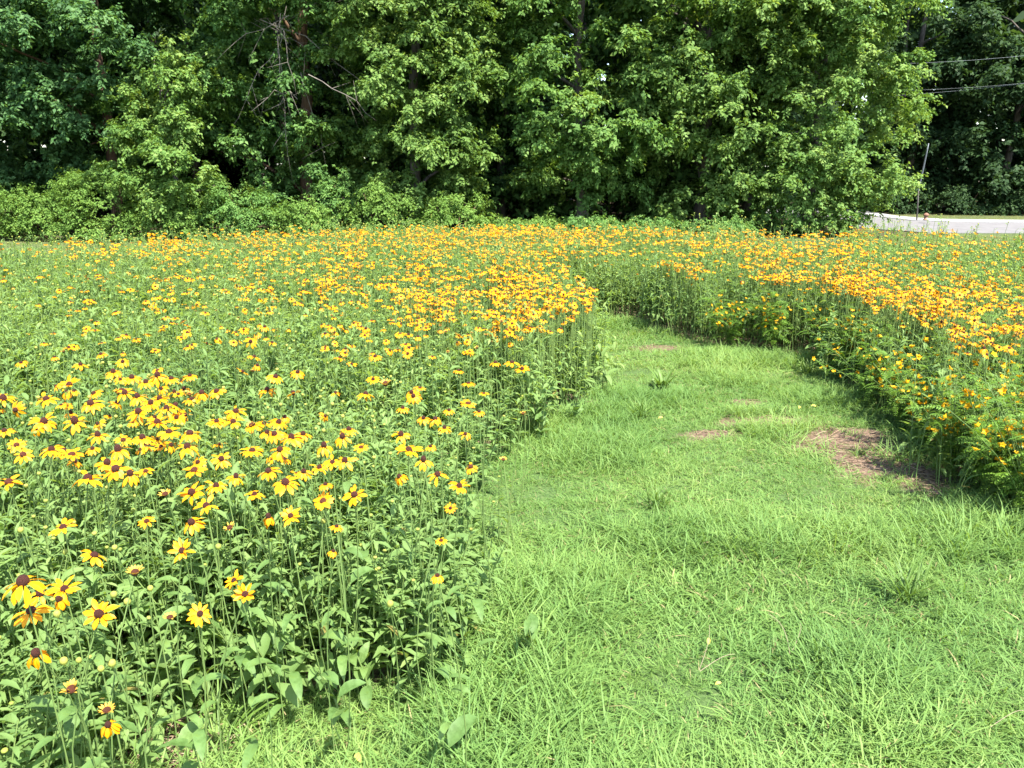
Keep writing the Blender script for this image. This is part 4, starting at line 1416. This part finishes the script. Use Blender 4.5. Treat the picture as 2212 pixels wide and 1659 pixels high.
def pea_plant(label, x, y, H, seed, nst=6, nfr=11, joined=False, lean=(-.12, -.10), scale=1.0, blossoms=9):
    rr = np.random.default_rng(seed + 1300)
    root = link("feathery_plant", None, loc=(x, y, float(height(x, y))))
    tag(root, label, "plant", "feathery yellow-flowered plants along the beds")
    gj, gb = Geo(), Geo()
    for s in range(nst):
        t = np.linspace(0, 1, 6)
        tip = rr.normal(0, .17, 2) + lean
        hh = H * rr.uniform(.75, 1.05)
        pp = np.c_[tip[0] * t ** 1.6, tip[1] * t ** 1.6, hh * t - .02]
        v, f = tube(pp, .0035 * (1.1 - .7 * t), 4)
        link("stem", Geo().add(v, f, .4).mesh("stem", [M_BEDSTEM]), root)
        for i in range(nfr):
            u = .18 + .82 * (i + rr.uniform(.2, .8)) / nfr
            c = Vector([np.interp(u, t, pp[:, j]) for j in range(3)])
            e = Euler((rr.normal(0, .25), rr.normal(0, .2), rr.uniform(0, 6.28)))
            sc = rr.uniform(.75, 1.25) * (1.1 - .3 * u) * scale
            k = int(rr.integers(4))
            if joined:
                gj.merged(FRONDG[k], Matrix.Translation(c) @ e.to_matrix().to_4x4() @ Matrix.Scale(sc, 4))
            else:
                link("frond", FROND_ME[k], root, c, e, sc)
        for i in range(int(blossoms / nst + rr.random())):
            u = rr.uniform(.45, 1)
            c = Vector([np.interp(u, t, pp[:, j]) + rr.normal(0, .025) for j in range(3)])
            e = Euler((rr.normal(.4, .5), rr.normal(0, .5), rr.uniform(0, 6)))
            if joined:
                gb.merged(BLOSG, Matrix.Translation(c) @ e.to_matrix().to_4x4() @ Matrix.Scale(1.2, 4))
            else:
                link("blossom", BLOS_ME, root, c, e, rr.uniform(.9, 1.5))
    if joined:
        link("foliage", gj.mesh("foliage", [M_PEA]), root)["kind"] = "stuff"
        if gb.n:
            link("blossoms", gb.mesh("blossoms", [M_PEAFLOWER]), root)["kind"] = "stuff"
    return root


PEA = [(2214, 1130, .62, 8, 9, False, "feathery plant at the right edge of the picture, overhanging the darkest shade"),
       (2134, 1085, .60, 8, 9, False, "feathery plant overhanging the shade, second from the right edge"),
       (2054, 1035, .58, 8, 9, False, "feathery plant directly right of the bare brown soil"),
       (1999, 975, .55, 7, 9, False, "feathery plant at the tip of the bare brown soil with a knot of yellow blossoms"),
       (2174, 1000, .66, 8, 9, False, "taller feathery plant one step back from the right edge's shade"),
       (2254, 1040, .66, 8, 9, False, "tall feathery plant behind the one at the right edge"),
       (2084, 955, .62, 7, 9, False, "feathery plant behind the bare soil's right end"),
       (1952, 925, .42, 7, 8, True, "low bluish feathery plant at the upper end of the bare soil"),
       (1882, 880, .50, 6, 8, True, "feathery plant halfway along the right bed's front edge"),
       (1832, 825, .55, 7, 8, True, "bright feathery plant where the right bed's edge turns"),
       (1792, 790, .58, 7, 8, True, "yellow-flecked feathery plant at the bed's far corner"),
       (1665, 765, .52, 6, 8, True, "yellow-flecked feathery plant over the dark hollow of the far bed"),
       (1565, 755, .45, 6, 8, True, "feathery plant over the far bed's darkest shade"),
       (2032, 880, .62, 7, 8, True, "feathery plant among the right bed's flowers"),
       (2172, 900, .64, 7, 8, True, "feathery plant among the right bed's flowers nearest the picture's edge"),
       (1952, 840, .6, 6, 8, True, "feathery plant behind the right bed's edge")]
for i, (px, py, Hh, ns, nf, jo, lab) in enumerate(PEA):
    P = at(px + 14, py - 4, 0)
    pea_plant(lab, P.x, P.y + .06, Hh * 1.12, i, ns + 5, nf + 2, jo, scale=1.0 if py > 950 else 1.15, blossoms=55 if py < 960 else 60)
P = at(20, 1640, 0)
pea_plant("feathery plant filling the bottom left corner of the picture", P.x - .05, P.y + .05, .42, 40, 4, 6, False, (.0, .0), 1.3, 0)
P = at(-40, 1100, 0)
pea_plant("dark feathery plant at the left edge beside the green stretch", P.x - .2, P.y + 1.6, .68, 41, 6, 9, False, (.0, .0), 1.25, 2)

# ------------------------------------------------------------------ weeds, dry stalks and fallen leaves on the lawn
r = np.random.default_rng(99)


def weed(label, px, py, n, l0, l1, w0, w1, a_lo, a_hi, mat, name="grass_tuft"):
    P = at(px, py, 0)
    g = Geo()
    for i in range(n):
        a0 = r.uniform(a_lo, a_hi)
        v, q, al = blade(r.uniform(l0, l1), r.uniform(w0, w1), a0, a0 - r.uniform(20, 70), r.uniform(0, 6.28), (r.normal(0, .02), r.normal(0, .02), -.01), 5, .4, .15)
        g.add(v, q, np.clip(r.normal(.45, .2), 0, 1), al)
    tag(link(name, g.mesh(name, [mat]), None, (P.x, P.y, float(height(P.x, P.y)))), label, "weed" if "weed" in name else "grass tuft")


weed("rosette of broad dark leaves in the mown path, with shiny upright blades", 1430, 838, 26, .12, .24, .018, .03, 40, 80, M_WEED, "rosette_weed")
weed("dark tall grass tuft in the right half of the lawn", 1960, 1300, 60, .14, .28, .004, .008, 45, 85, M_WEED)
weed("olive grass tuft near the top of the path's right side", 1745, 805, 50, .10, .2, .005, .009, 45, 85, M_WEED)
weed("coarse tuft sprawling across the middle of the path", 1380, 900, 55, .12, .24, .006, .011, 20, 70, M_WEED)
weed("dark tuft standing in the upper lawn just beyond its middle", 1420, 1100, 40, .12, .24, .004, .007, 45, 85, M_WEED)
weed("wide-bladed pale tuft by the bare soil at the bottom left", 470, 1600, 34, .12, .24, .007, .012, 10, 60, M_WEED)
weed("low green tuft growing on the bare brown soil", 1862, 975, 30, .03, .07, .004, .007, 20, 80, M_WEED)
for lab, (x0, y0, x1, y1, w) in zip(["pale dry stalk standing upright, left of the lawn's middle", "pale dry stalk lying towards the right from the same root", "purplish dry stalk curving up to the left", "short straw-coloured stalk beside the purplish one", "pale dry stalk lying flat at the lower right"],
                                    [(1510, 1448, 1532, 1350, .0028), (1512, 1450, 1588, 1413, .0026), (1706, 1412, 1660, 1325, .0026), (1712, 1405, 1728, 1345, .0022), (2140, 1570, 2212, 1535, .0026)]):
    a = at(x0, y0, .04)
    up = abs(y1 - y0) > abs(x1 - x0)
    b = at_y(x1, y1, a.y + (.03 if up else .06)) if up else at(x1, y1, .1)
    t = np.linspace(0, 1, 7)[:, None]
    pp = (np.array(b) - np.array(a)) * t + np.array([.012, 0, .02]) * np.sin(t * math.pi)
    v, f = tube(pp, w * .38 * (1.1 - .7 * t[:, 0]), 5)
    tag(link("dry_stalk", Geo().add(v, f, .95).mesh("dry_stalk", [M_STRAW]), None, a), lab, "stalk", "dry stalks on the lawn")
M_YLEAF = leaf_mat("yellowed_leaf", [(0, (.45, .42, .07)), (1, (.62, .52, .12))], .3, .6, .2, obj=True)
for lab, px, py, s in [("yellowed leaf on the sprawling tuft in the path", 1432, 903, .05), ("left of two yellowed leaves at the path's bare strip", 1728, 878, .05), ("right of two yellowed leaves at the path's bare strip", 1752, 877, .05),
                       ("small yellow leaf beside the upright dry stalk", 1530, 1392, .035), ("yellow leaf curled at the middle of the lawn's front", 1545, 1478, .03), ("yellow leaf at the edge of the bottom left grass", 770, 1628, .045)]:
    P = at(px, py, .05)
    v, q, al = blade(s * .7, s * .34, 50, -30, r.uniform(0, 6), (0, 0, 0), 4, .45, .3)
    tag(link("fallen_leaf", Geo().add(v, q, .5, al).mesh("fallen_leaf", [M_YLEAF]), None, P, (.5, 0, 0)), lab, "leaf", "yellowed leaves on the grass")
